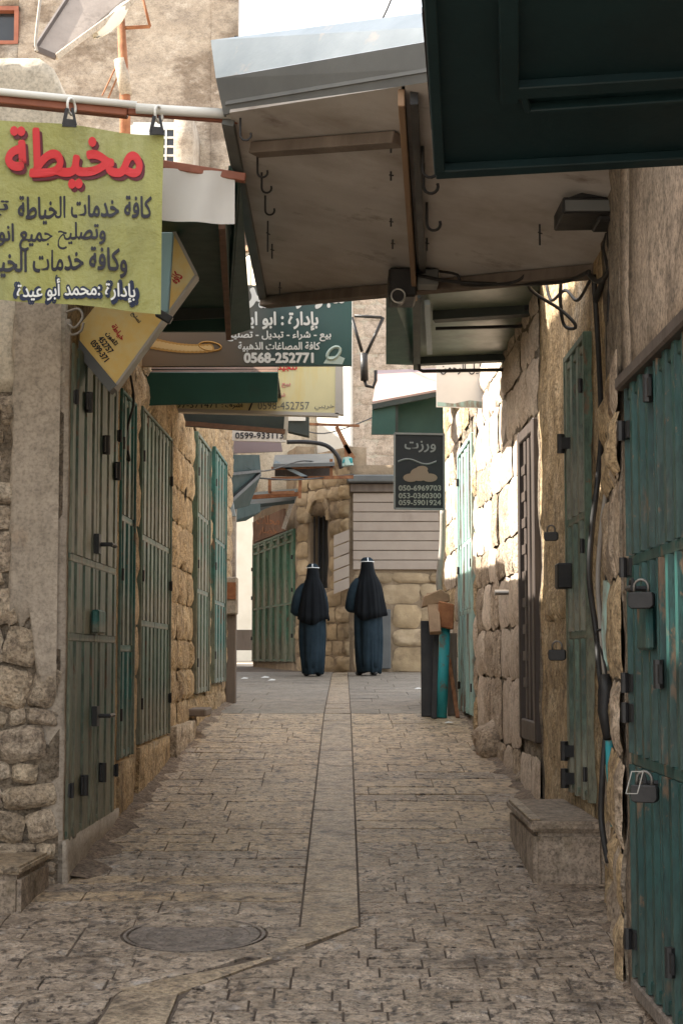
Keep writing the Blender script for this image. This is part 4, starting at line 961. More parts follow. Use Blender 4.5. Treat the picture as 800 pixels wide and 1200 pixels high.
for px_, py_, L_ in ((314, 258, .20), (319, 285, .1), (458, 160, .08), (458, 200, .05), (458, 255, .05), (460, 280, .06), (500, 278, .08), (632, 262, .12), (328, 330, .1)):
    c = cp(px_, py_, -.004); MB().bar(c, c - Vector((0, 0, L_ * .8)), .008).bar(c - Vector((.008, 0, L_ * .3)), c + Vector((.012, 0, -L_ * .36)), .005).build('nail', MT['black'], cn)
# camera
cc = empty('security_camera', P(466, 345, 8.9), 'round lensed dark security camera under the canopy edge', 'camera')
MB().box((P(454, 0, 9).x, 8.9, P(0, 352, 9).z), (P(486, 0, 9).x, 9.2, P(0, 318, 9).z)).build('housing', MT['black'], cc, bevel=.012)
c = P(466, 348, 8.88)
MB().tube([c + Vector((0, .05, 0)), c - Vector((0, .03, 0))], .04, 16).build('lens_barrel', MT['black'], cc, smooth=False)
MB().tube(arc(c - Vector((0, .03, 0)), .036, 0, 2 * PI, 20), .005, 6, cap=False).build('lens_ring', MT['steel'], cc, smooth=True)
MB().box((P(488, 0, 8.8).x, 8.8, P(0, 333, 8.8).z), (P(512, 0, 8.8).x, 8.95, P(0, 315, 8.8).z)).build('junction_box', MT['zinc_dark'], cc, bevel=.006)
# floodlight
fl = empty('floodlight', P(700, 240, 7.2), 'flat dark floodlight sticking out of the right wall under the canopy', 'floodlight')
a, b = P(659, 250, 7.0), P(735, 232, 7.0)
MB().slab([Vector((a.x, 7.0, a.z)), Vector((b.x, 7.0, a.z + .005)), Vector((b.x, 7.0, b.z)), Vector((a.x, 7.0, b.z + .005))], (0, .3, 0)).build('light_body', MT['black'], fl, bevel=.006)
MB().slab([P(661, 233, 7.03), P(735, 231, 7.03), P(733, 221, 7.03), P(690, 222, 7.03)], (0, .2, 0)).build('reflector', MT['black'], fl, bevel=.004)
MB().box((a.x + .01, 6.988, a.z + .008), (b.x - .03, 6.999, b.z - .012)).build('light_glass', MT['zinc_dark'], fl)
MB().box((1.08, 7.05, P(0, 262, 7.1).z), (1.19, 7.25, P(0, 205, 7.1).z)).build('wall_bracket', MT['black'], fl, bevel=.006)
# ------------------------------------------------------------------ dark awning at the top right
ng = empty('dark_teal_awning', (.6, 4.8, 3), 'dark bluish green metal awning filling the top right corner', 'awning')
a, b, c, d = P(511, 200, 4.85), P(815, 182, 4.85), P(815, -60, 4.0), P(489, -50, 4.0)
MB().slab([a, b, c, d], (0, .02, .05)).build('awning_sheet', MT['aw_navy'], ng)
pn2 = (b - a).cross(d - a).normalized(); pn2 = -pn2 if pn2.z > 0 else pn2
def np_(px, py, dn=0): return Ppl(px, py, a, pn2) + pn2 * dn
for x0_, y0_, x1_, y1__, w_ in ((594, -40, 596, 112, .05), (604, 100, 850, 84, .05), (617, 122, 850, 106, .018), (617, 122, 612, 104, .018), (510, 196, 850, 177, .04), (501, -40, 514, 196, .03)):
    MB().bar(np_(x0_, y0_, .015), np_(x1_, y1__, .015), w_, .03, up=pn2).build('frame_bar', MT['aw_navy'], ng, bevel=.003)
MB().bar(np_(496, 10, .0), np_(507, 150, .0), .01).build('hook_wire', MT['black'], ng)
# ------------------------------------------------------------------ second awning on the right
a2 = empty('grey_green_awning', (.8, 11, 3.5), 'grey green metal awning fixed to the right wall beyond the big canopy', 'awning')
q = [P(489, 428, 12.4), P(628, 420, 12.2), P(655, 325, 10.0), P(489, 325, 10.0)]
MB().slab(q, (0, 0, .02)).build('awning_sheet', MT['aw_light'], a2)
n2 = (q[1] - q[0]).cross(q[3] - q[0]).normalized(); n2 = -n2 if n2.z > 0 else n2
def a2p(px, py, dn=0): return Ppl(px, py, q[0], n2) + n2 * dn
MB().slab([P(452, 427, 12.3), P(489, 428, 12.4), P(489, 325, 10.4), P(452, 325, 10.2)], (.0, 0, .015)).build('edge_sheet', MT['aw_green'], a2)
MB().bar(a2p(488, 426, .02), a2p(488, 340, .02), .05, .06, up=n2).build('frame_bar', MT['aw_under'], a2)
MB().bar(a2p(484, 420, .02), a2p(626, 414, .02), .07, .06, up=n2).build('frame_bar', MT['aw_under'], a2)
MB().bar(a2p(508, 366, .03), a2p(632, 358, .03), .09, .06, up=n2).build('frame_bar', MT['aw_under'], a2)
MB().bar(a2p(630, 420, .02), a2p(650, 330, .02), .10, .08, up=n2).build('frame_bar', MT['aw_under'], a2)
MB().bar(a2p(510, 380, .03), a2p(616, 377, .03), .02, .02, up=n2).bar(a2p(616, 377, .03), a2p(616, 355, .03), .02, .02, up=n2).build('crank_rod', MT['black'], a2)
MB().bar(a2p(500, 345, .05), a2p(503, 405, .05), .035, .03, up=n2).build('tube_light', MT['zinc'], a2)
MB().tube([P(491, 427, 12), P(491, 433, 12), P(495, 435, 12), P(609, 433, 12), P(609, 424, 12)], .013, 6).build('curtain_rod', MT['black'], a2)
# ------------------------------------------------------------------ small pinkish awning, black sign, white banner
a3 = empty('pink_topped_awning', (.5, 16, 3.4), 'small awning with faded pink top sheet above the black sign', 'awning')
MB().slab([P(436, 473, 16), P(512, 459, 16), P(520, 436, 16.7), P(442, 440, 16.7)], (0, 0, .02)).build('top_sheet', MT['pinkish'], a3)
MB().slab([P(441, 434, 16.7), P(520, 431, 16.7), P(520, 437, 16.68), P(441, 440, 16.68)], (0, .03, 0)).build('ridge', MT['lilac'], a3)
MB().slab([P(435, 509, 16.05), P(463, 509, 16.05), P(463, 470, 16.05), P(436, 475, 16.05)], (0, .04, 0)).build('front_sheet', MT['aw_green'], a3)
MB().slab([P(463, 508, 16.3), P(519, 508, 16.3), P(519, 462, 16.3), P(463, 470, 16.3)], (0, .03, 0)).build('back_sheet', MT['aw_green'], a3)
MB().bar(P(436, 477, 16.03), P(516, 461, 16.03), .05).bar(P(463, 508, 16.1), P(463, 472, 16.1), .05).build('frame_bar', MT['aw_under'], a3)
sk = empty('black_hanging_sign', P(491, 597, 15.6), 'black hanging shop sign with grey phone numbers at the right', 'sign')
bd = Board((462, 508, 15.6), (519, 509, 15.6), (462, 597, 15.6), (0, -1, 0))
bd.sheet([(462, 508), (520, 509), (520, 597), (462, 596)], .06).build('sign_panel', MT['sign_black'], sk)
for q in (((462, 508), (520, 509)), ((520, 509), (520, 597)), ((520, 597), (462, 596)), ((462, 596), (462, 508))):
    MB().bar(bd.pt(*q[0], .002), bd.pt(*q[1], .002), .018).build('sign_frame', MT['zinc_dark'], sk)
for t_, ya in (('050-6969703', 569), ('053-0360300', 578), ('059-5901924', 586)): write(bd, t_, 467, 516, ya, ya + 6, MT['print_grey'], sk, .03)
write(bd, 'ورزت', 474, 510, 517, 530, MT['print_dim'], sk, .02)
mb = MB()
for cx, cy, rx_, ry in ((481, 560, 9, 5), (491, 556, 11, 8), (503, 560, 9, 5), (494, 550, 7, 4)): mb.add([bd.pt(cx + rx_*math.cos(k*PI/9), cy + ry*math.sin(k*PI/9), .004 + cx * 1e-5) for k in range(18)], [tuple(range(18))])
mb.build('printed_picture', MT['print_dough'], sk, recalc=False)
MB().tube([bd.pt(x, 541 - 3 * math.sin((x - 466) / 7), .003) for x in range(466, 514, 3)], .008, 4).build('printed_scroll', MT['print_dim'], sk)
wb = empty('white_wall_banner', P(542, 478, 13.6), 'sunlit white banner with dark lettering on its top edge at the right wall', 'banner')
bd = Board((511, 424, 13.6), (575, 424, 13.6), (511, 478, 13.6), (0, -1, 0))
MB().slab([bd.pt(511, 420), bd.pt(575, 420), bd.pt(574, 479), bd.pt(511, 477)], (0, .01, 0)).build('banner_sheet', MT['sign_white'], wb)
write(bd, 'خليل الرحمن', 516, 570, 426, 439, MT['print_black'], wb, .01)
MB().slab([bd.pt(512, 471, .002), bd.pt(532, 473, .002), bd.pt(550, 469, .002), bd.pt(574, 472, .002), bd.pt(574, 478, .002), bd.pt(512, 476, .002)], (0, .001, 0)).build('aqua_stain', MT['aqua_pale'], wb)
# black bracket
bk = empty('forked_bracket', P(427, 452, 13), 'black forked iron bracket hanging in the gap under the canopy', 'bracket')
MB().tube([P(412, 372, 13), P(424, 412, 13)], .013, 8).tube([P(449, 372, 13), P(429, 415, 13)], .013, 8).tube([P(415, 370, 13), P(447, 372, 13)], .012, 8).build('fork', MT['black'], bk, smooth=True)
MB().tube([P(426, 414, 13), P(427, 446, 13)], .03, 10).build('sleeve', MT['black'], bk, smooth=True)
MB().tube([P(427, 446, 13), P(429, 452, 13), P(437, 454, 13), P(440, 446, 13), P(440, 434, 13)], .013, 8).build('elbow', MT['black'], bk, smooth=True)

# ================================================================== left side awnings and signs
l1 = empty('dark_green_hood', (-.9, 9, 3.6), 'dark green hood awning behind the lime banner with tall street-side fascia', 'awning')
A1, B1 = Pz(262, 240, 2.02), Pz(286, 392, 2.02)
q = [Vector((-1.29, 7.75, 3.72)), Vector((A1.x, 7.75, 3.72)), Vector((B1.x, 10.35, 3.70)), Vector((-1.27, 10.35, 3.70))]
MB().slab(q, (0, 0, .02)).build('awning_sheet', MT['aw_green'], l1)
MB().slab([P(262, 258, 7.75), P(258, 262, 7.75), P(266, 394, 10.3), P(292, 386, 10.3), P(279, 212, 7.6), P(268, 194, 7.6)], (.012, 0, .0)).build('fascia', MT['aw_green'], l1)
MB().bar(P(260, 262, 7.7), P(268, 394, 10.28), .03, .05).build('frame_bar', MT['rust_brown'], l1)
MB().slab([P(190, 388, 10.3), P(264, 388, 10.3), P(264, 372, 10.3), P(190, 376, 10.3)], (0, .04, 0)).build('end_board', MT['aw_green'], l1)
MB().slab([P(190, 376, 10.28), P(262, 371, 10.28), P(262, 362, 10.28), P(194, 363, 10.28)], (0, .02, 0)).build('end_rail', MT['rust_brown'], l1)
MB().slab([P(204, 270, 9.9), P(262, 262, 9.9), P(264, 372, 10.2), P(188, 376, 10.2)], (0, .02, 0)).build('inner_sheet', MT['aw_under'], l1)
# plain white banner and its bar
b2 = empty('brown_crossbar', P(220, 203, 7.2), 'short red brown bar carrying the plain white banner', 'bar')
MB().bar(P(150, 187, 7.2), P(288, 209, 7.2), .045, .035).build('bar_tube', MT['bar_brown'], b2, bevel=.003)
wbn = MB(); bd = Board((186, 198, 7.18), (274, 204, 7.18), (186, 260, 7.18), (0, -1, 0))
vs = [bd.pt(186 + 89 * i / 10, (197 + 5 * i / 10) + (61 + i * .0) * j / 6 - (0), .01 * math.sin(i * 1.1 + j * .4)) for j in range(7) for i in range(11)]
wbn.add(vs, [(j*11+i, j*11+i+1, (j+1)*11+i+1, (j+1)*11+i) for j in range(6) for i in range(10)])
wo_ = wbn.build('blank_banner', MT['sign_white'], None, smooth=True, recalc=False); tag(wo_, 'blank white banner hanging behind the lime banner', 'banner')
# main crossbar with pipe
b1 = empty('long_crossbar', P(130, 125, 6.95), 'long red brown bar with a white pipe carrying the lime banner', 'bar')
MB().bar(P(-120, 104, 7.0), P(150, 131, 7.0), .055, .05).bar(P(150, 131, 7.0), P(280, 141, 7.0), .03, .028).build('bar_tube', MT['bar_brown'], b1, bevel=.004)
MB().tube([P(-120, 96, 6.96), P(160, 123, 6.96)], .016, 8).tube([P(160, 127, 6.96), P(275, 134, 6.96)], .022, 8).build('white_pipe', MT['white_plastic'], b1, smooth=True)
# the lime banner
lbn = empty('lime_banner', P(60, 364, 6.9), 'lime yellow tailor banner with red Arabic headline at upper left', 'banner')
bd = Board((0, 141, 6.9), (192, 157, 6.9), (-3, 355, 6.9), (0, -1, 0))
def wave(x, y): return .013 * math.sin(x / 21) + .010 * math.sin(y / 34 + x / 50) + .012 * max(0, (y - 240) / 120) * math.sin(x / 30 + 1.2)
nu, nv = 54, 34; vs = []
for j in range(nv + 1):
    for i in range(nu + 1):
        x = -165 + 357 * i / nu - 6 * j / nv * (i / nu); y = 141 + (x / 192) * 16 + 210 * j / nv - 1.5 * math.sin(PI * i / nu * 4) * (j == 0)
        vs.append(bd.pt(x, y, 0) + Vector((0, wave(x, y), 0)))
mb = MB().add(vs, [(j*(nu+1)+i, j*(nu+1)+i+1, (j+1)*(nu+1)+i+1, (j+1)*(nu+1)+i) for j in range(nv) for i in range(nu)])
mb.build('banner_sheet', MT['sign_lime'], lbn, smooth=True, recalc=False)
def wob(o):                                                 # print follows the cloth
    for v in o.data.vertices:
        wv = v.co + o.location; px = 400 + wv.x / 6.9 * FPX; py = 770 - (wv.z - EYE) / 6.9 * FPX; v.co.y += wave(px, py) - .0015
    return o
def lw(*a, **k): return wob(write(bd, *a, parent=lbn, **k))
lw('مخيطة', 12, 168, 155, 224, MT['print_dred'], bold=.03, d=.002)
lw('مخيطة', 9, 165, 151, 220, MT['print_red'], bold=.03, d=.006)
lw('كافة خدمات الخياطة', 21, 177, 230, 262, MT['print_black'], bold=.025); lw('تع', -16, 10, 236, 254, MT['print_black'], bold=.025)
lw('وتصليح جميع انواع', -16, 124, 262, 293, MT['print_black'], bold=.025)
lw('وكافة خدمات الخياطة', -30, 148, 292, 326, MT['print_black'], bold=.025)
lw('بإدارة :محمد أبو عيدة', 17, 160, 325, 357, MT['print_navy'], bold=.11, d=.002); lw('بإدارة :محمد أبو عيدة', 20, 157, 328, 354, MT['print_white'], bold=.02, d=.006)
for hx, hy in ((-90, 134), (82, 147), (184, 156)):
    for s_ in (-1, 1): MB().bar(P(hx + s_ * 7, hy - 1, 6.89), P(hx + s_ * 3, hy - 20, 6.89), .014, .01).build('strap', MT['black'], lbn)
    MB().slab([P(hx - 9, hy + 1, 6.885), P(hx + 8, hy + 2, 6.885), P(hx + 7, hy - 7, 6.885), P(hx - 7, hy - 8, 6.885)], (0, .008, 0)).build('tab', MT['black'], lbn)
    MB().tube(arc(P(hx + 2, hy - 22, 6.93), .034, -.5, 2 * PI - .8, 14, Vector((.35, .93, 0)), Vector((0, 0, 1))), .006, 6).build('hook', MT['white_plastic'], lbn, smooth=True)
# pale blue board
tag(MB().slab([P(186, 366, 7.4), P(197, 366, 7.4), P(203, 272, 7.4), P(186, 272, 7.4)], (0, .05, 0)).build('blue_board', MT['sign_blue'], None, bevel=.004), 'pale blue upright board behind the edge of the lime banner', 'board')
tag(MB().bar(P(184, 366, 7.35), P(201, 376, 7.35), .035).build('black_clip', MT['black'], None, bevel=.004), 'black clip at the lower corner of the lime banner', 'clip')
# yellow diamond light box
yd = empty('yellow_diamond_sign', P(133, 453, 8.6), 'yellow light box sign hung cornerwise below the lime banner', 'sign')
bd = Board((85, 262, 8.4), (229, 262, 8.4), (85, 453, 8.4), (.2, -1, 0))
dq = [(85, 392), (134, 453), (229, 322), (198, 262), (190, 262)]
bd.sheet(dq, .10).build('light_box', MT['sign_yellow'], yd)
MB().bar(bd.pt(80, 392, -.03), bd.pt(133, 456, -.03), .05, .12, up=bd.n).build('box_edge', MT['zinc_dark'], yd)
MB().bar(bd.pt(230, 323, -.03), bd.pt(199, 261, -.03), .015, .12, up=bd.n).bar(bd.pt(134, 455, -.04), bd.pt(230, 323, -.04), .012, .12, up=bd.n).build('box_edge', MT['sign_frame'], yd)
ang = .95
write(bd, '0599-371', 103, 131, 408, 415, MT['print_black'], yd, .03, angle=.93)
write(bd, '452757', 113, 135, 401, 408, MT['print_black'], yd, .03, angle=.93); write(bd, 'تلفون', 122, 140, 394, 401, MT['print_black'], yd, .03, angle=.93)
write(bd, 'خياطة', 128, 148, 386, 394, MT['print_red'], yd, .03, angle=.93); write(bd, 'تصليح', 152, 166, 370, 376, MT['print_navy'], yd, .02, angle=.93)
write(bd, 'كافة', 200, 212, 320, 332, MT['print_red'], yd, .03, angle=-1.0)
# jewellery sign
js = empty('jewellery_sign', P(290, 428, 10.75), 'brown to green jewellery shop sign with white phone number 0568-252771', 'sign')
bd = Board((160, 330, 10.75), (412, 330, 10.75), (160, 429, 10.75), (0, -1, 0))
o_ = bd.sheet([(163, 429), (411, 428), (412, 336), (163, 332)], .05).build('sign_panel', MT['sign_bg'], js)
for t_, a, b, c, d, bo in (('مجوهرات', 322, 403, 334, 361, .05), ('بير', 288, 322, 336, 361, .05), ('بإدارة : ابو ايهاب', 262, 372, 366, 387, .035), ('بيع - شراء - تبديل - تصليح', 266, 387, 388, 400, .03), ('كافة المصاغات الذهبية', 279, 374, 401, 412, .03), ('0568-252771', 286, 366, 414, 425, .05)):
    write(bd, t_, a, b, c, d, MT['print_white'], js, bo)
mb = MB(); mb2 = MB()
for k in range(17):
    t = k / 16; cx = 172 + 74 * t; cy = 401 + 5 * math.sin(t * 2.5) + 4 * t; rx_ = 5.5; ry = 8 * (1 - .45 * t); an = .9
    for m_, s_, dd in ((mb, 1, .004), (mb2, .62, .005)):
        m_.add([bd.pt(cx + s_ * (rx_*math.cos(i*PI/8)*math.cos(an) - ry*math.sin(i*PI/8)*math.sin(an)), cy + s_ * (rx_*math.cos(i*PI/8)*math.sin(an) + ry*math.sin(i*PI/8)*math.cos(an)), dd + k * 1e-4) for i in range(16)], [tuple(range(16))])
mb.build('printed_chain', MT['print_gold'], js, recalc=False); mb2.build('printed_chain', MT['print_gold_pale'], js, recalc=False)
def loop(cx, cy, rx_, ry, an, w_, mat, nm, d=.004):
    c_ = [bd.pt(cx + rx_*math.cos(t)*math.cos(an) - ry*math.sin(t)*math.sin(an), cy + rx_*math.cos(t)*math.sin(an) + ry*math.sin(t)*math.cos(an), d) for t in [2*PI*k/24 for k in range(25)]]
    MB().tube(c_, w_, 4, cap=False).build(nm, MT[mat], js)
loop(246, 406, 13, 5, .12, .006, 'print_gold', 'printed_clasp')
loop(390, 414, 9, 5.5, -.75, .010, 'print_pale', 'printed_ring'); 
MB().add([bd.pt(x, y, .003) for x, y in ((378, 426), (400, 427), (403, 420), (396, 417), (383, 418))], [(0, 1, 2, 3, 4)]).build('printed_ring_base', MT['print_pale'], js, recalc=False)
# green board in front of the lower yellow sign
gb = empty('green_lip_awning', P(244, 470, 11), 'green metal lip of an awning under the jewellery sign', 'awning')
MB().slab([P(163, 475, 11), P(325, 471, 11), P(326, 436, 11), P(163, 436, 11)], (0, .03, 0)).build('lip_sheet', MT['lip_green'], gb, bevel=.004)
MB().slab([P(168, 437, 11.0), P(326, 436, 11.0), P(326, 428, 11.1), P(163, 429, 11.1)], (0, .03, 0)).build('lip_rail', MT['rust_brown'], gb, bevel=.004)
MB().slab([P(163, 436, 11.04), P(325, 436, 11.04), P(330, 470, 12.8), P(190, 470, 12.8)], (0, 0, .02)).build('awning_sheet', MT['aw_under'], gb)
ys_ = empty('faded_yellow_sign', P(300, 486, 12.6), 'faded yellow and cream sign with phone number below the jewellery sign', 'sign')
bd = Board((190, 428, 12.6), (399, 428, 12.6), (190, 486, 12.6), (0, -1, 0))
bd.sheet([(186, 479), (396, 485), (398, 425), (186, 425)], .06).build('sign_panel', MT['sign_yellow2'], ys_)
bd.sheet([(392, 485), (402, 486), (402, 425), (393, 425)], .09, .004).build('sign_frame', MT['sign_frame'], ys_)
bd.sheet([(186, 482), (396, 488), (396, 484), (186, 478)], .09, .004).build('sign_frame', MT['sign_frame'], ys_)
write(bd, '0598-452757', 302, 362, 471, 480, MT['print_dim'], ys_, .0); write(bd, 'خريبي', 368, 391, 474, 481, MT['print_dim'], ys_, 0); write(bd, 'اشرف :', 260, 284, 472, 479, MT['print_black'], ys_, .02); write(bd, '/', 291, 296, 472, 481, MT['print_black'], ys_, .02)
write(bd, '0597-371471', 196, 254, 471, 478, MT['print_black'], ys_, .01); write(bd, 'تنجيد', 325, 348, 427, 435, MT['print_red'], ys_, .03); write(bd, 'بيع', 330, 340, 449, 454, MT['print_pink'], ys_, .02); write(bd, 'شراء', 326, 334, 460, 466, MT['print_pink'], ys_, .02)
# dark awning with brown rail, small white sign, lilac sheet
da = empty('dark_box_awning', P(268, 505, 13.2), 'dark box awning with brown bottom rail under the faded yellow sign', 'awning')
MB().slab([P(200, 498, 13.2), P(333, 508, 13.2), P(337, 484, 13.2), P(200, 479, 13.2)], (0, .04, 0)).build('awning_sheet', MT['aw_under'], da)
MB().bar(P(203, 495, 13.15), P(334, 506, 13.15), .045, .035).build('bottom_rail', MT['rust_brown'], da)
MB().bar(P(334, 515, 13.15), P(336, 484, 13.15), .03).build('end_post', MT['sign_frame'], da)
s5 = empty('small_white_sign', P(304, 517, 13.8), 'small white sign with dark phone number hung above the lilac sheet', 'sign')
bd = Board((273, 500, 13.8), (335, 504, 13.8), (273, 516, 13.8), (0, -1, 0))
bd.sheet([(272, 516), (335, 518), (335, 500), (272, 499)], .04).build('sign_panel', MT['sign_white'], s5); write(bd, '0599-933113', 276, 332, 507, 514, MT['print_black'], s5, .02)
tag(MB().slab([P(274, 531, 14.2), P(331, 529, 14.2), P(329, 516, 14.2), P(274, 515, 14.2)], (0, .03, .0)).build('lilac_sheet', MT['lilac'], None), 'faded lilac sheet hanging below the small white sign', 'sheet')
kb = empty('dark_box', P(350, 510, 14.3), 'small dark box with a white top behind the faded yellow sign', 'box')
MB().slab([P(337, 505, 14.3), P(362, 511, 14.3), P(362, 487, 14.3), P(337, 487, 14.3)], (0, .15, 0)).build('box_body', MT['aw_under'], kb); MB().slab([P(338, 493, 14.28), P(358, 493, 14.28), P(358, 483, 14.28), P(338, 483, 14.28)], (0, .01, 0)).build('box_label', MT['white_plastic'], kb)
# arm lamp
al = empty('arm_lamp', P(400, 545, 19), 'curved dark pipe arm with small aqua lamp over the lane', 'street lamp')
MB().tube(catmull([P(336, 518, 19), P(360, 518, 19), P(382, 522, 19), P(395, 534, 19), P(400, 549, 19)]), .024, 8).build('arm', MT['black'], al, smooth=True)
MB().tube([P(406, 536, 19), P(407, 546, 19)], [.05, .07], 10).build('lamp_shade', MT['aqua_pale'], al); MB().slab([P(401, 543, 18.95), P(413, 543, 18.95), P(413, 536, 18.95), P(402, 538, 18.95)], (0, .1, 0)).build('lamp_box', MT['aqua'], al, bevel=.01)
rp_ = empty('rusty_rail_bracket', P(400, 510, 21), 'rusty rail with slanted struts crossing above the lane end', 'bracket')
MB().bar(P(362, 497, 21), P(421, 499, 21), .03).build('rail', MT['rust'], rp_); MB().bar(P(394, 500, 21), P(410, 532, 21), .05).build('strut', MT['rust'], rp_); MB().bar(P(404, 522, 21), P(414, 537, 21), .05).build('strut', MT['rust'], rp_); MB().bar(P(405, 525, 21), P(406, 540, 21), .04).build('strut', MT['rust'], rp_)
# platform awnings at the end of the lane
pa = empty('rusty_platform_awning', P(357, 555, 25), 'rusty flat awning frame over the arched window at the lane end', 'awning')
MB().slab([P(320, 548, 24), P(392, 546, 24), P(390, 535, 26.5), P(322, 537, 26.5)], (0, 0, .05)).build('awning_sheet', MT['zinc_dark'], pa)
MB().slab([P(322, 558, 26.0), P(388, 558, 26.0), P(388, 545, 26.0), P(322, 545, 26.0)], (0, .05, 0)).build('back_sheet', MT['dark_metal'], pa)
for a_, b_, m_ in ((((318, 549)), (392, 546), 'rust'), ((322, 541), (360, 560), 'zinc'), ((318, 561), (414, 559), 'rust'), ((316, 578), (345, 577), 'rust'), ((316, 562), (316, 578), 'rust'), ((388, 558), (388, 538), 'rust'), ((352, 560), (351, 584), 'rust')):
    MB().bar(P(*a_, 24.2), P(*b_, 24.2), .045).build('frame_bar', MT[m_], pa)
db = empty('green_shop_awning', P(320, 590, 27), 'dark awning with rusty edge above the mid green shop doors', 'awning')
MB().slab([P(272, 598, 25), P(345, 590, 25), P(349, 576, 27.5), P(300, 580, 28)], (0, 0, .05)).build('awning_sheet', MT['aw_under'], db)
MB().bar(P(290, 583, 25), P(350, 579, 25), .06).build('edge_bar', MT['rust_orange'], db); MB().bar(P(293, 602, 26), P(330, 586, 26), .05).build('strut', MT['zinc'], db); MB().bar(P(332, 620, 26), P(343, 586, 26), .06).build('strut', MT['plaster_grey'], db)
rs_ = empty('red_shop_sign', P(313, 633, 28.5), 'faded dull red shop sign above the mid green shop doors', 'sign')
MB().slab([P(297, 636, 30), P(333, 622, 27.6), P(332, 596, 27.6), P(296, 612, 30)], (.04, .05, 0)).build('sign_panel', MT['rust_brown'], rs_)
bd = Board((297, 612, 29.9), (333, 598, 27.55), (297, 636, 29.9), (-.2, -1, 0))
write(bd, 'محلات', 301, 328, 604, 614, MT['rust'], rs_, .02); write(bd, 'خضار', 304, 326, 617, 626, MT['rust'], rs_, .02)
ld = empty('left_end_awning', P(290, 560, 19), 'dark green awning jutting past the end of the left wall', 'awning')
MB().slab([P(262, 600, 18.2), P(292, 592, 19.5), P(306, 556, 19.5), P(304, 533, 19.5), P(262, 533, 18.2)], (0, .04, 0)).build('awning_sheet', MT['aw_dark'], ld)
MB().slab([P(262, 614, 20), P(288, 610, 21), P(305, 600, 21.5), P(305, 590, 21.5), P(262, 592, 20)], (0, .04, 0)).build('lower_sheet', MT['aw_dark'], ld)
MB().bar(P(264, 592, 18.15), P(304, 556, 19.4), .04).bar(P(266, 556, 18.15), P(304, 552, 19.4), .03).build('frame_bar', MT['black'], ld)
tag(MB().slab([P(268, 606, 17.9), P(276, 604, 17.9), P(272, 584, 17.9), P(267, 584, 17.9)], (0, .1, 0)).build('wall_lamp', MT['zinc'], None), 'small grey wall lamp at the end of the left wall', 'lamp')

# ================================================================== cables
cable('thick_cable', [P(695, 322, 7.8), P(700, 400, 7.8), P(704, 500, 7.6), P(700, 560, 7.5), P(693, 620, 7.5), P(690, 680, 7.5), P(698, 740, 7.5), P(702, 790, 7.4), P(710, 840, 7.3), P(706, 900, 7.2), P(704, 960, 7.2), P(712, 1010, 7.1)], .014, 'cable', 'thick black cable running down the wall between the two right doors')
cable('grey_conduit', [P(712, 560, 7.3), P(704, 620, 7.35), P(700, 680, 7.4), P(703, 730, 7.4), P(708, 790, 7.3)], .012, 'cable_grey', 'thin grey conduit beside the thick black cable')
cable('black_cable', [P(760, 195, 6.2), P(752, 250, 6.6), P(735, 300, 7.0), P(727, 340, 7.2), P(722, 380, 7.3)], .016, 'cable', 'black cable dropping from the canopy corner to the wall bundle')
cable('black_cable', [P(745, 195, 6.6), P(740, 250, 6.8), P(728, 290, 7.2), P(705, 330, 7.6)], .012, 'cable', 'thin black cable beside the floodlight bracket')
cable('thick_hose', [P(722, 370, 7.3), P(724, 385, 7.2), P(733, 402, 7.1), P(751, 412, 6.9)], .035, 'wood_grey', 'thick dusty hose bending above the big teal door', 'hose', n=10)
cable('loop_cable', [P(760, 225, 6.1), P(775, 250, 6.0), P(800, 275, 5.7), P(830, 320, 5.5)], .009, 'cable', 'thin cable slanting across the brown render at far right')
cable('loop_cable', [P(803, 300, 5.5), P(793, 320, 5.5), P(790, 340, 5.5), P(797, 365, 5.45), P(808, 372, 5.4)], .008, 'cable', 'small hanging cable loop above the big teal door')
cable('black_cable', [P(488, 322, 8.8), P(530, 330, 8.7), P(600, 333, 8.6), P(660, 330, 8.2), P(690, 318, 7.9)], .010, 'cable', 'black cable running along the canopy back beam')
cable('black_cable', [P(515, 318, 8.8), P(535, 322, 8.7), P(545, 334, 8.7), P(600, 331, 8.5), P(618, 318, 8.5)], .008, 'cable', 'looping thin cable on the canopy back beam')
cable('black_cable', [P(618, 320, 8.6), P(622, 340, 8.6), P(655, 362, 8.5), P(672, 378, 8.4), P(672, 385, 8.4), P(660, 380, 8.5), P(656, 350, 8.5), P(657, 330, 8.5)], .009, 'cable', 'black cable looping down below the canopy back beam')
cable('coiled_wire', [P(78, 366, 7.9), P(92, 362, 7.85), P(97, 372, 7.85), P(88, 384, 7.85), P(80, 380, 7.9), P(84, 392, 7.9), P(95, 388, 7.9), P(98, 378, 7.9)], .006, 'cable_grey', 'thin coiled wire at the top of the olive green door')
cable('door_wire', [P(153, 440, 10), P(157, 470, 10), P(150, 500, 10), P(147, 530, 10), P(152, 540, 10), P(150, 528, 10)], .008, 'cable', 'black wire hanging down the teal door on the left')
cable('wall_wire', [P(214, 510, 13.2), P(216, 540, 13.2), P(218, 575, 13.2), P(214, 600, 13.2)], .008, 'cable', 'black wire on the yellowish stone wall at the left')
cable('sky_wire', [P(448, 22, 9), P(457, 2, 9), P(464, -20, 9)], .006, 'cable', 'thin wire against the sky above the canopy')
cable('overhead_wire', [P(276, 250, 18), P(300, 235, 17), P(330, 225, 16)], .006, 'cable', 'thin overhead wire crossing the sky gap, upper one')
cable('overhead_wire', [P(286, 302, 18), P(305, 290, 17), P(330, 280, 16)], .006, 'cable', 'thin overhead wire crossing the sky gap, lower one')
cable('lane_wire', [P(300, 560, 22), P(350, 562, 23), P(414, 556, 26)], .012, 'cable', 'sagging dark wire in front of the rusty platform awning')
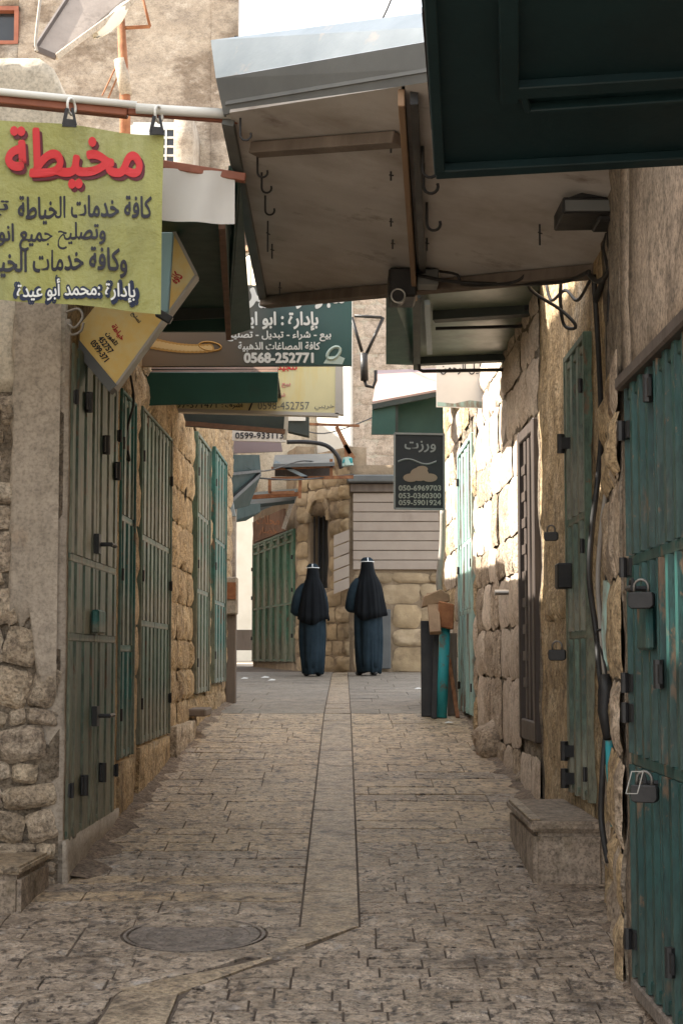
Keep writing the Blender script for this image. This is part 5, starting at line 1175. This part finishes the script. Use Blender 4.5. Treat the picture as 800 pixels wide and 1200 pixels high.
cable('lane_wire', [P(345, 500, 22), P(380, 508, 24), P(430, 492, 26), P(470, 470, 27)], .010, 'cable', 'thin dark wire running across the pale limestone blocks')
cable('lane_wire', [P(270, 545, 20), P(310, 552, 22), P(356, 540, 24), P(392, 548, 25)], .010, 'cable', 'thin dark wire strung from the left awning to the rusty platform')
cable('grey_pipe', [P(519, 597, 15.9), P(518, 640, 15.9), P(514, 680, 15.9), P(517, 700, 15.9)], .03, 'cable_grey', 'grey pipe running down behind the black hanging sign', 'pipe')
for k, (pp, r_, lb_) in enumerate((
    ([P(740, 262, 7.1), P(722, 300, 7.4), P(704, 335, 7.7), P(698, 352, 7.8)], .016, 'black cable slanting from the floodlight bracket to the wall corner'),
    ([P(716, 255, 7.5), P(708, 290, 7.6), P(712, 318, 7.5), P(700, 330, 7.7), P(690, 322, 7.8)], .012, 'short drooping cable left of the floodlight bracket'),
    ([P(738, 210, 6.9), P(728, 240, 7.2), P(716, 300, 7.4), P(712, 420, 7.4), P(716, 560, 7.3), P(710, 690, 7.3)], .010, 'thin black cable running the full height of the wall beside the teal door'),
    ([P(733, 402, 7.1), P(722, 440, 7.3), P(708, 470, 7.5), P(703, 500, 7.6)], .010, 'thin cable curling out of the dusty hose'),
    ([P(712, 800, 7.2), P(706, 770, 7.3), P(698, 745, 7.4), P(704, 738, 7.35), P(714, 752, 7.25), P(712, 775, 7.2)], .005, 'thin loose wire looped above the taped joint'),
    ([P(640, 335, 9.2), P(646, 352, 9.0), P(662, 340, 8.6), P(676, 352, 8.3), P(690, 330, 8.0)], .009, 'sagging cable in the corner under the canopy'))):
    cable('wall_cable', pp, r_, 'cable', lb_)
MB_ = MB().tube([P(722, 373, 7.3), P(728, 394, 7.16), P(735, 404, 7.05)], .042, 8, cap=False); tag(MB_.build('hose_clamp', MT['black'], None), 'black tape wrapped round the dusty hose', 'tape')
# aqua painted pipe stub and switch on the wall
ap = empty('aqua_pipe', P(715, 960, 7.2), 'short aqua painted pipe low on the wall left of the big teal door', 'pipe')
MB().tube([P(713, 868, 7.1), P(714, 905, 7.1), P(718, 942, 7.05)], .016, 8).build('upper_length', MT['aqua'], ap, smooth=True); MB().tube([P(717, 946, 7.05), P(720, 968, 7.05)], [.014, .02], 8).build('lower_length', MT['aqua'], ap, smooth=True)
tag(MB().tube([P(708, 790, 7.2), P(710, 810, 7.2), P(708, 835, 7.2), P(712, 866, 7.15)], [.02, .036, .03, .02], 8).build('cable_joint', MT['black'], None, smooth=True), 'taped black joint where the cables meet on the right wall', 'cable joint')
mb = MB(); mb.slab([P(706, 680, 7.28), P(716, 684, 7.22), P(716, 770, 7.22), P(708, 786, 7.28), P(704, 740, 7.3)], (.03, .01, 0)); tag(mb.build('paint_patch', MT['aqua_pale'], None), 'flaking pale green plaster patch beside the cables on the right wall', 'plaster patch')
# ================================================================== litter
def litter(px, py, s, label, k):
    s *= .7
    g = G(px, py); r = random.Random(k); vs = [(g.x + r.uniform(-1, 1) * s, g.y + r.uniform(-1, 1) * s * 1.5, g.z + .004 + r.uniform(.0, 1) * s * .5) for _ in range(4)]
    cx = (g.x, g.y, g.z + s * .6); vs = [(g.x - s, g.y - s*.8, g.z+.006), (g.x + s*.9, g.y - s, g.z+.01), (g.x + s*1.2, g.y + s*.8, g.z + s*.35), (g.x - s*.7, g.y + s, g.z + .01), cx]
    tag(MB().add(vs, [(0, 1, 4), (1, 2, 4), (2, 3, 4), (3, 0, 4)]).build('litter_paper', MT['paper'], None, recalc=False), label, 'litter')
for k, (a, b, s, l) in enumerate(((159, 904, .04, 'crumpled white paper at the foot of the teal door on the left'), (216, 871, .04, 'white scrap of paper on the paving near the left wall stones'), (286, 796, .07, 'white scrap at the left end of the lane, leftmost of the scraps'),
     (310, 795, .08, 'white scrap on the upper landing left of the nuns, middle of the three'), (318, 798, .07, 'white scrap on the upper landing nearest the left nun'), (489, 808, .06, 'white scrap on the landing near the leaning boards'), (525, 848, .05, 'white scrap at the foot of the aqua pipe'))): litter(a, b, s, l, k)
# earth and grit banked against the foot of the walls
def bank(fr_, s0, s1, w_, h_, seed):
    mb = MB(); n_ = max(4, int((s1 - s0) / .035)); m_ = 7; vs = []
    for i in range(n_ + 1):
        s_ = s0 + (s1 - s0) * i / n_; ww = w_ * (.55 + .6 * abs(noise.noise(Vector((s_ * 1.7, seed, 0)))) + .25 * noise.noise(Vector((s_ * 6, seed, 3))))
        for j in range(m_ + 1):
            t = j / m_; p = fr_.pt(s_, -.06 + ww * t, 0); p.z = H(p.y) + h_ * (1 - t) ** 1.6 * (.6 + .5 * noise.noise(Vector((s_ * 4, t * 3, seed)))) + (-.008 if j == m_ else .003 + .004 * noise.noise(Vector((s_ * 22, t * 9, seed)))); vs.append(p)
    mb.add(vs, [(i*(m_+1)+j, (i+1)*(m_+1)+j, (i+1)*(m_+1)+j+1, i*(m_+1)+j+1) for i in range(n_) for j in range(m_)])
    tag(mb.build('earth_bank', MT['dirt_bank'], street, smooth=True), kind='stuff')
bank(f2, .1, f2.L, .30, .07, 1); bank(f3, 0, f3.L, .26, .07, 2); bank(fr1, .1, fr1.L, .16, .05, 3); bank(fr2, 1.45, fr2.L, .22, .06, 4); bank(fg1, 0, fg1.L, .26, .07, 5); bank(fg2, 0, 3, .2, .05, 6); bank(fr0, .2, fr0.L, .10, .03, 7)
# ================================================================== the two nuns
def nun(base, h, label, lean=0, step=.1, turn=0, wide=1.0, arms=(1, 1), sway=0):
    e = empty('person', base, label, 'person')
    T = lambda x, y, z: base + Vector((x * math.cos(turn) - y * math.sin(turn), x * math.sin(turn) + y * math.cos(turn), z)) * h
    # body: one skinned skeleton with legs, arms and head
    J = {'pel': (0, 0, .53, .085), 'wai': (0, 0, .62, .075), 'che': (0, 0, .74, .085), 'nek': (0, .005, .83, .035), 'hd0': (0, .012, .875, .05), 'hd1': (0, .01, .93, .058), 'hd2': (0, .005, .965, .04)}
    for s_, n_ in ((-1, 'l'), (1, 'r')):
        sy = step * s_
        J['hip' + n_] = (s_ * .05, 0, .50, .05); J['kne' + n_] = (s_ * .05, sy * .5 + .01, .28, .035); J['ank' + n_] = (s_ * .05, sy * .9, .05, .02); J['toe' + n_] = (s_ * .056, sy + .09, .018, .018)
        J['sho' + n_] = (s_ * .07, 0, .79, .03); J['elb' + n_] = (s_ * .125 * arms[(s_ + 1) // 2], -.01, .62, .024); J['wri' + n_] = (s_ * .08, .13, .60, .018)
    K_ = list(J); E_ = [('pel', 'wai'), ('wai', 'che'), ('che', 'nek'), ('nek', 'hd0'), ('hd0', 'hd1'), ('hd1', 'hd2')]
    for n_ in 'lr': E_ += [('pel', 'hip' + n_), ('hip' + n_, 'kne' + n_), ('kne' + n_, 'ank' + n_), ('ank' + n_, 'toe' + n_), ('che', 'sho' + n_), ('sho' + n_, 'elb' + n_), ('elb' + n_, 'wri' + n_)]
    for n_, s_ in (('l', -1), ('r', 1)):                     # palm, four fingers and thumb
        J['pal' + n_] = (s_ * .045, .15, .595, .016); K_.append('pal' + n_); E_.append(('wri' + n_, 'pal' + n_))
        for f in range(4):
            k1, k2 = 'f%d%s' % (f, n_), 'g%d%s' % (f, n_); J[k1] = (s_ * .018, .158, .612 - f * .011, .0055); J[k2] = (s_ * -.004, .148 if s_ > 0 else .168, .610 - f * .011, .0045); K_ += [k1, k2]; E_ += [('pal' + n_, k1), (k1, k2)]
        J['th' + n_] = (s_ * .03, .145, .625, .006); K_.append('th' + n_); E_.append(('pal' + n_, 'th' + n_))
    me = bpy.data.meshes.new('body'); me.from_pydata([T(*J[k][:3]) - base for k in K_], [(K_.index(a), K_.index(b)) for a, b in E_], [])
    tmp = bpy.data.objects.new('body', me); COL.objects.link(tmp); md = tmp.modifiers.new('s', 'SKIN'); tmp.modifiers.new('ss', 'SUBSURF').levels = 1
    for i, k in enumerate(K_): sv = me.skin_vertices[0].data[i]; sv.radius = (J[k][3] * h,) * 2; sv.use_root = (k == 'pel')
    bpy.context.view_layer.update(); me2 = bpy.data.meshes.new_from_object(tmp.evaluated_get(bpy.context.evaluated_depsgraph_get())); bpy.data.objects.remove(tmp)
    me2.materials.clear(); me2.materials.append(MT['skin']); me2.shade_smooth(); bo = bpy.data.objects.new('body', me2); COL.objects.link(bo); bo.location = base; setpar(bo, e)
    c = T(0, .062, .925); MB().tube([c, c + Vector((0, .02, -.01)) * h], [.012 * h, .008 * h], 6).build('nose', MT['skin'], bo, smooth=True)
    for s_ in (-1, 1): c = T(s_ * .022, .058, .94); MB().tube([c, c + Vector((0, .006, 0))], .007 * h, 8).build('eye', MT['black'], bo)
    c = T(0, .06, .90); MB().bar(c - Vector((.02, 0, 0)) * h, c + Vector((.02, 0, 0)) * h, .008 * h).build('mouth', MT['print_pink'], bo)
    # habit: folded cloth from shoulders to ankles
    sd_ = base.x * 31 + h
    def ringf(z, rx_, ry, cx, cy, fold, nf, ph=0, n=72):
        out = []
        for k in range(n):
            a = 2*PI*k/n; w_ = noise.noise(Vector((math.cos(a) * nf * .55, math.sin(a) * nf * .55, z * 1.6 + sd_ + ph))) + .5 * noise.noise(Vector((math.cos(a) * nf * 1.3, math.sin(a) * nf * 1.3, z * 1.2 + sd_ - ph)))
            r = 1 + fold * 2.2 * w_; out.append(T(cx + rx_ * r * math.cos(a), cy + ry * r * math.sin(a), z + (.03 * noise.noise(Vector((math.cos(a) * 1.3, math.sin(a) * 1.3, sd_ + ph))) if fold > .07 else 0)))
        return out
    prof = [(.842, .05, .045, 0), (.82, .09, .06, .0), (.78, .105, .078, .01), (.70, .108, .085, .02), (.60, .112, .09, .04), (.50, .118, .10, .07), (.40, .120, .105, .09), (.30, .118, .11, .11), (.20, .112, .115, .12), (.12, .106, .115, .13), (.03, .10, .125, .08), (.026, .09, .11, .08)]
    MB().loft([ringf(z, rx_ * wide, ry, lean * (1 - z), 0, f_, 7) for z, rx_, ry, f_ in prof]).build('habit', MT['habit'], e, smooth=True)
    ap_ = [(.60, .075, .02), (.45, .08, .02), (.3, .08, .025), (.15, .075, .03), (.07, .072, .03)]
    MB().loft([[T(x_ * w_ / .075 + lean * (1 - z), -(.094 + .012 * math.cos(x_ * 60) + (.015 if z < .5 else 0)) - t_ , z) for x_, t_ in ((-.07, 0), (-.035, .008), (0, .003), (.035, .009), (.07, 0), (.035, -.004), (0, -.01), (-.035, -.004))] for z, w_, _ in ap_]).build('scapular', MT['habit'], e, smooth=True)
    for s_ in (-1, 1):                                       # wide sleeves, forearms folded forward
        ak = arms[(s_ + 1) // 2]
        MB().loft([[T(cx * ak + r1 * math.cos(a), cy + r1 * 1.1 * math.sin(a), cz + .3 * r1 * math.sin(a)) for a in [2*PI*k/16 for k in range(16)]] for cx, cy, cz, r1 in ((s_ * .07, 0, .82, .035), (s_ * .105, -.005, .77, .045), (s_ * .134, -.01, .70, .045), (s_ * .146, 0, .635, .046), (s_ * .148, .02, .57, .05), (s_ * .115, .08, .545, .055), (s_ * .06, .13, .57, .05))]).build('sleeve', MT['habit'], e, smooth=True)
    for s_ in (-1, 1):
        b0 = T(s_ * .054, step * s_ - .035, 0); mb = MB(); rg = []
        for y_, w_, hh in ((-.025, .018, .03), (0, .026, .05), (.04, .028, .045), (.09, .028, .03), (.125, .018, .02)): rg.append([T(s_ * .054 + w_ * math.cos(a), step * s_ + y_, max(.0, hh * .5 + hh * .5 * math.sin(a))) for a in [2*PI*k/12 for k in range(12)]])
        mb.loft(rg).build('shoe', MT['shoe'], e, smooth=True)
    # veil over head and shoulders to the hips, with hanging folds
    vs_ = sway
    vp = [(.985, .012, .012, 0, 0), (.98, .035, .035, 0, 0), (.965, .048, .055, 0, 0), (.94, .054, .062, 0, .0), (.90, .058, .062, -.002, .03), (.86, .066, .066, -.006, .05), (.82, .085, .078, -.008, .06), (.77, .105, .092, -.012, .07), (.70, .117, .102, -.02, .075), (.62, .125, .108, -.026, .08), (.54, .132, .112, -.03, .09), (.485, .134, .112, -.032, .10)]
    rings = []
    for z, rx_, ry, cy, f_ in vp: rings.append([q + Vector((sway * (1 - z) * h, 0, (.02 * h * math.sin(2.2 * (2*PI*k/72) + 1) if z < .5 else 0))) for k, q in enumerate(ringf(z, rx_ * wide, ry, lean * .3 * (1 - z), cy, f_, 7, 1.0))])
    rings.append([q + Vector((0, 0, .0)) + (T(0, 0, .5) - q) * .06 for q in rings[-1]])
    # open the front below the face
    W_ = len(rings[0]); vs = [q for r in rings for q in r]; fs = []
    for i in range(len(rings) - 1):
        for k in range(W_):
            a = 2 * PI * (k + .5) / W_
            if i >= 3 and abs(a - PI / 2) < (.55 if i < 6 else .3): continue
            fs.append((i*W_+k, i*W_+(k+1) % W_, (i+1)*W_+(k+1) % W_, (i+1)*W_+k))
    MB().add(vs, fs).build('veil', MT['veil'], e, smooth=True, recalc=False)
    hb = [ringf(.961, .0615 * 1, .067, 0, -.001, 0, 1), ringf(.966, .062, .068, 0, -.001, 0, 1), ringf(.967, .056, .06, 0, -.001, 0, 1), ringf(.960, .056, .06, 0, -.001, 0, 1)]
    MB().loft(hb + [hb[0]], cap=False).build('headband', MT['linen'], e, smooth=False)
    MB().loft([ringf(.967, .054, .06, 0, 0, 0, 1), ringf(.985, .048, .052, 0, 0, 0, 1), ringf(1.0, .03, .03, 0, 0, 0, 1), ringf(1.003, .005, .005, 0, 0, 0, 1)]).build('cap', MT['habit'], e, smooth=True)
    MB().bar(T(0, -.064, .962), T(0, -.045, .995), .008 * h).build('cap_strip', MT['linen'], e)
    return e
g = gq(366, 790, 24.4); nun(g, 1.60, 'nun in navy habit and black veil walking away, the left one', step=.06, wide=.98, arms=(1.0, .66), sway=.02)
g = gq(430, 788, 24.7); nun(g, 1.70, 'taller nun in navy habit and black veil walking away on the right', step=-.07, lean=.015, wide=1.0, turn=.12, arms=(.93, .66), sway=.035)
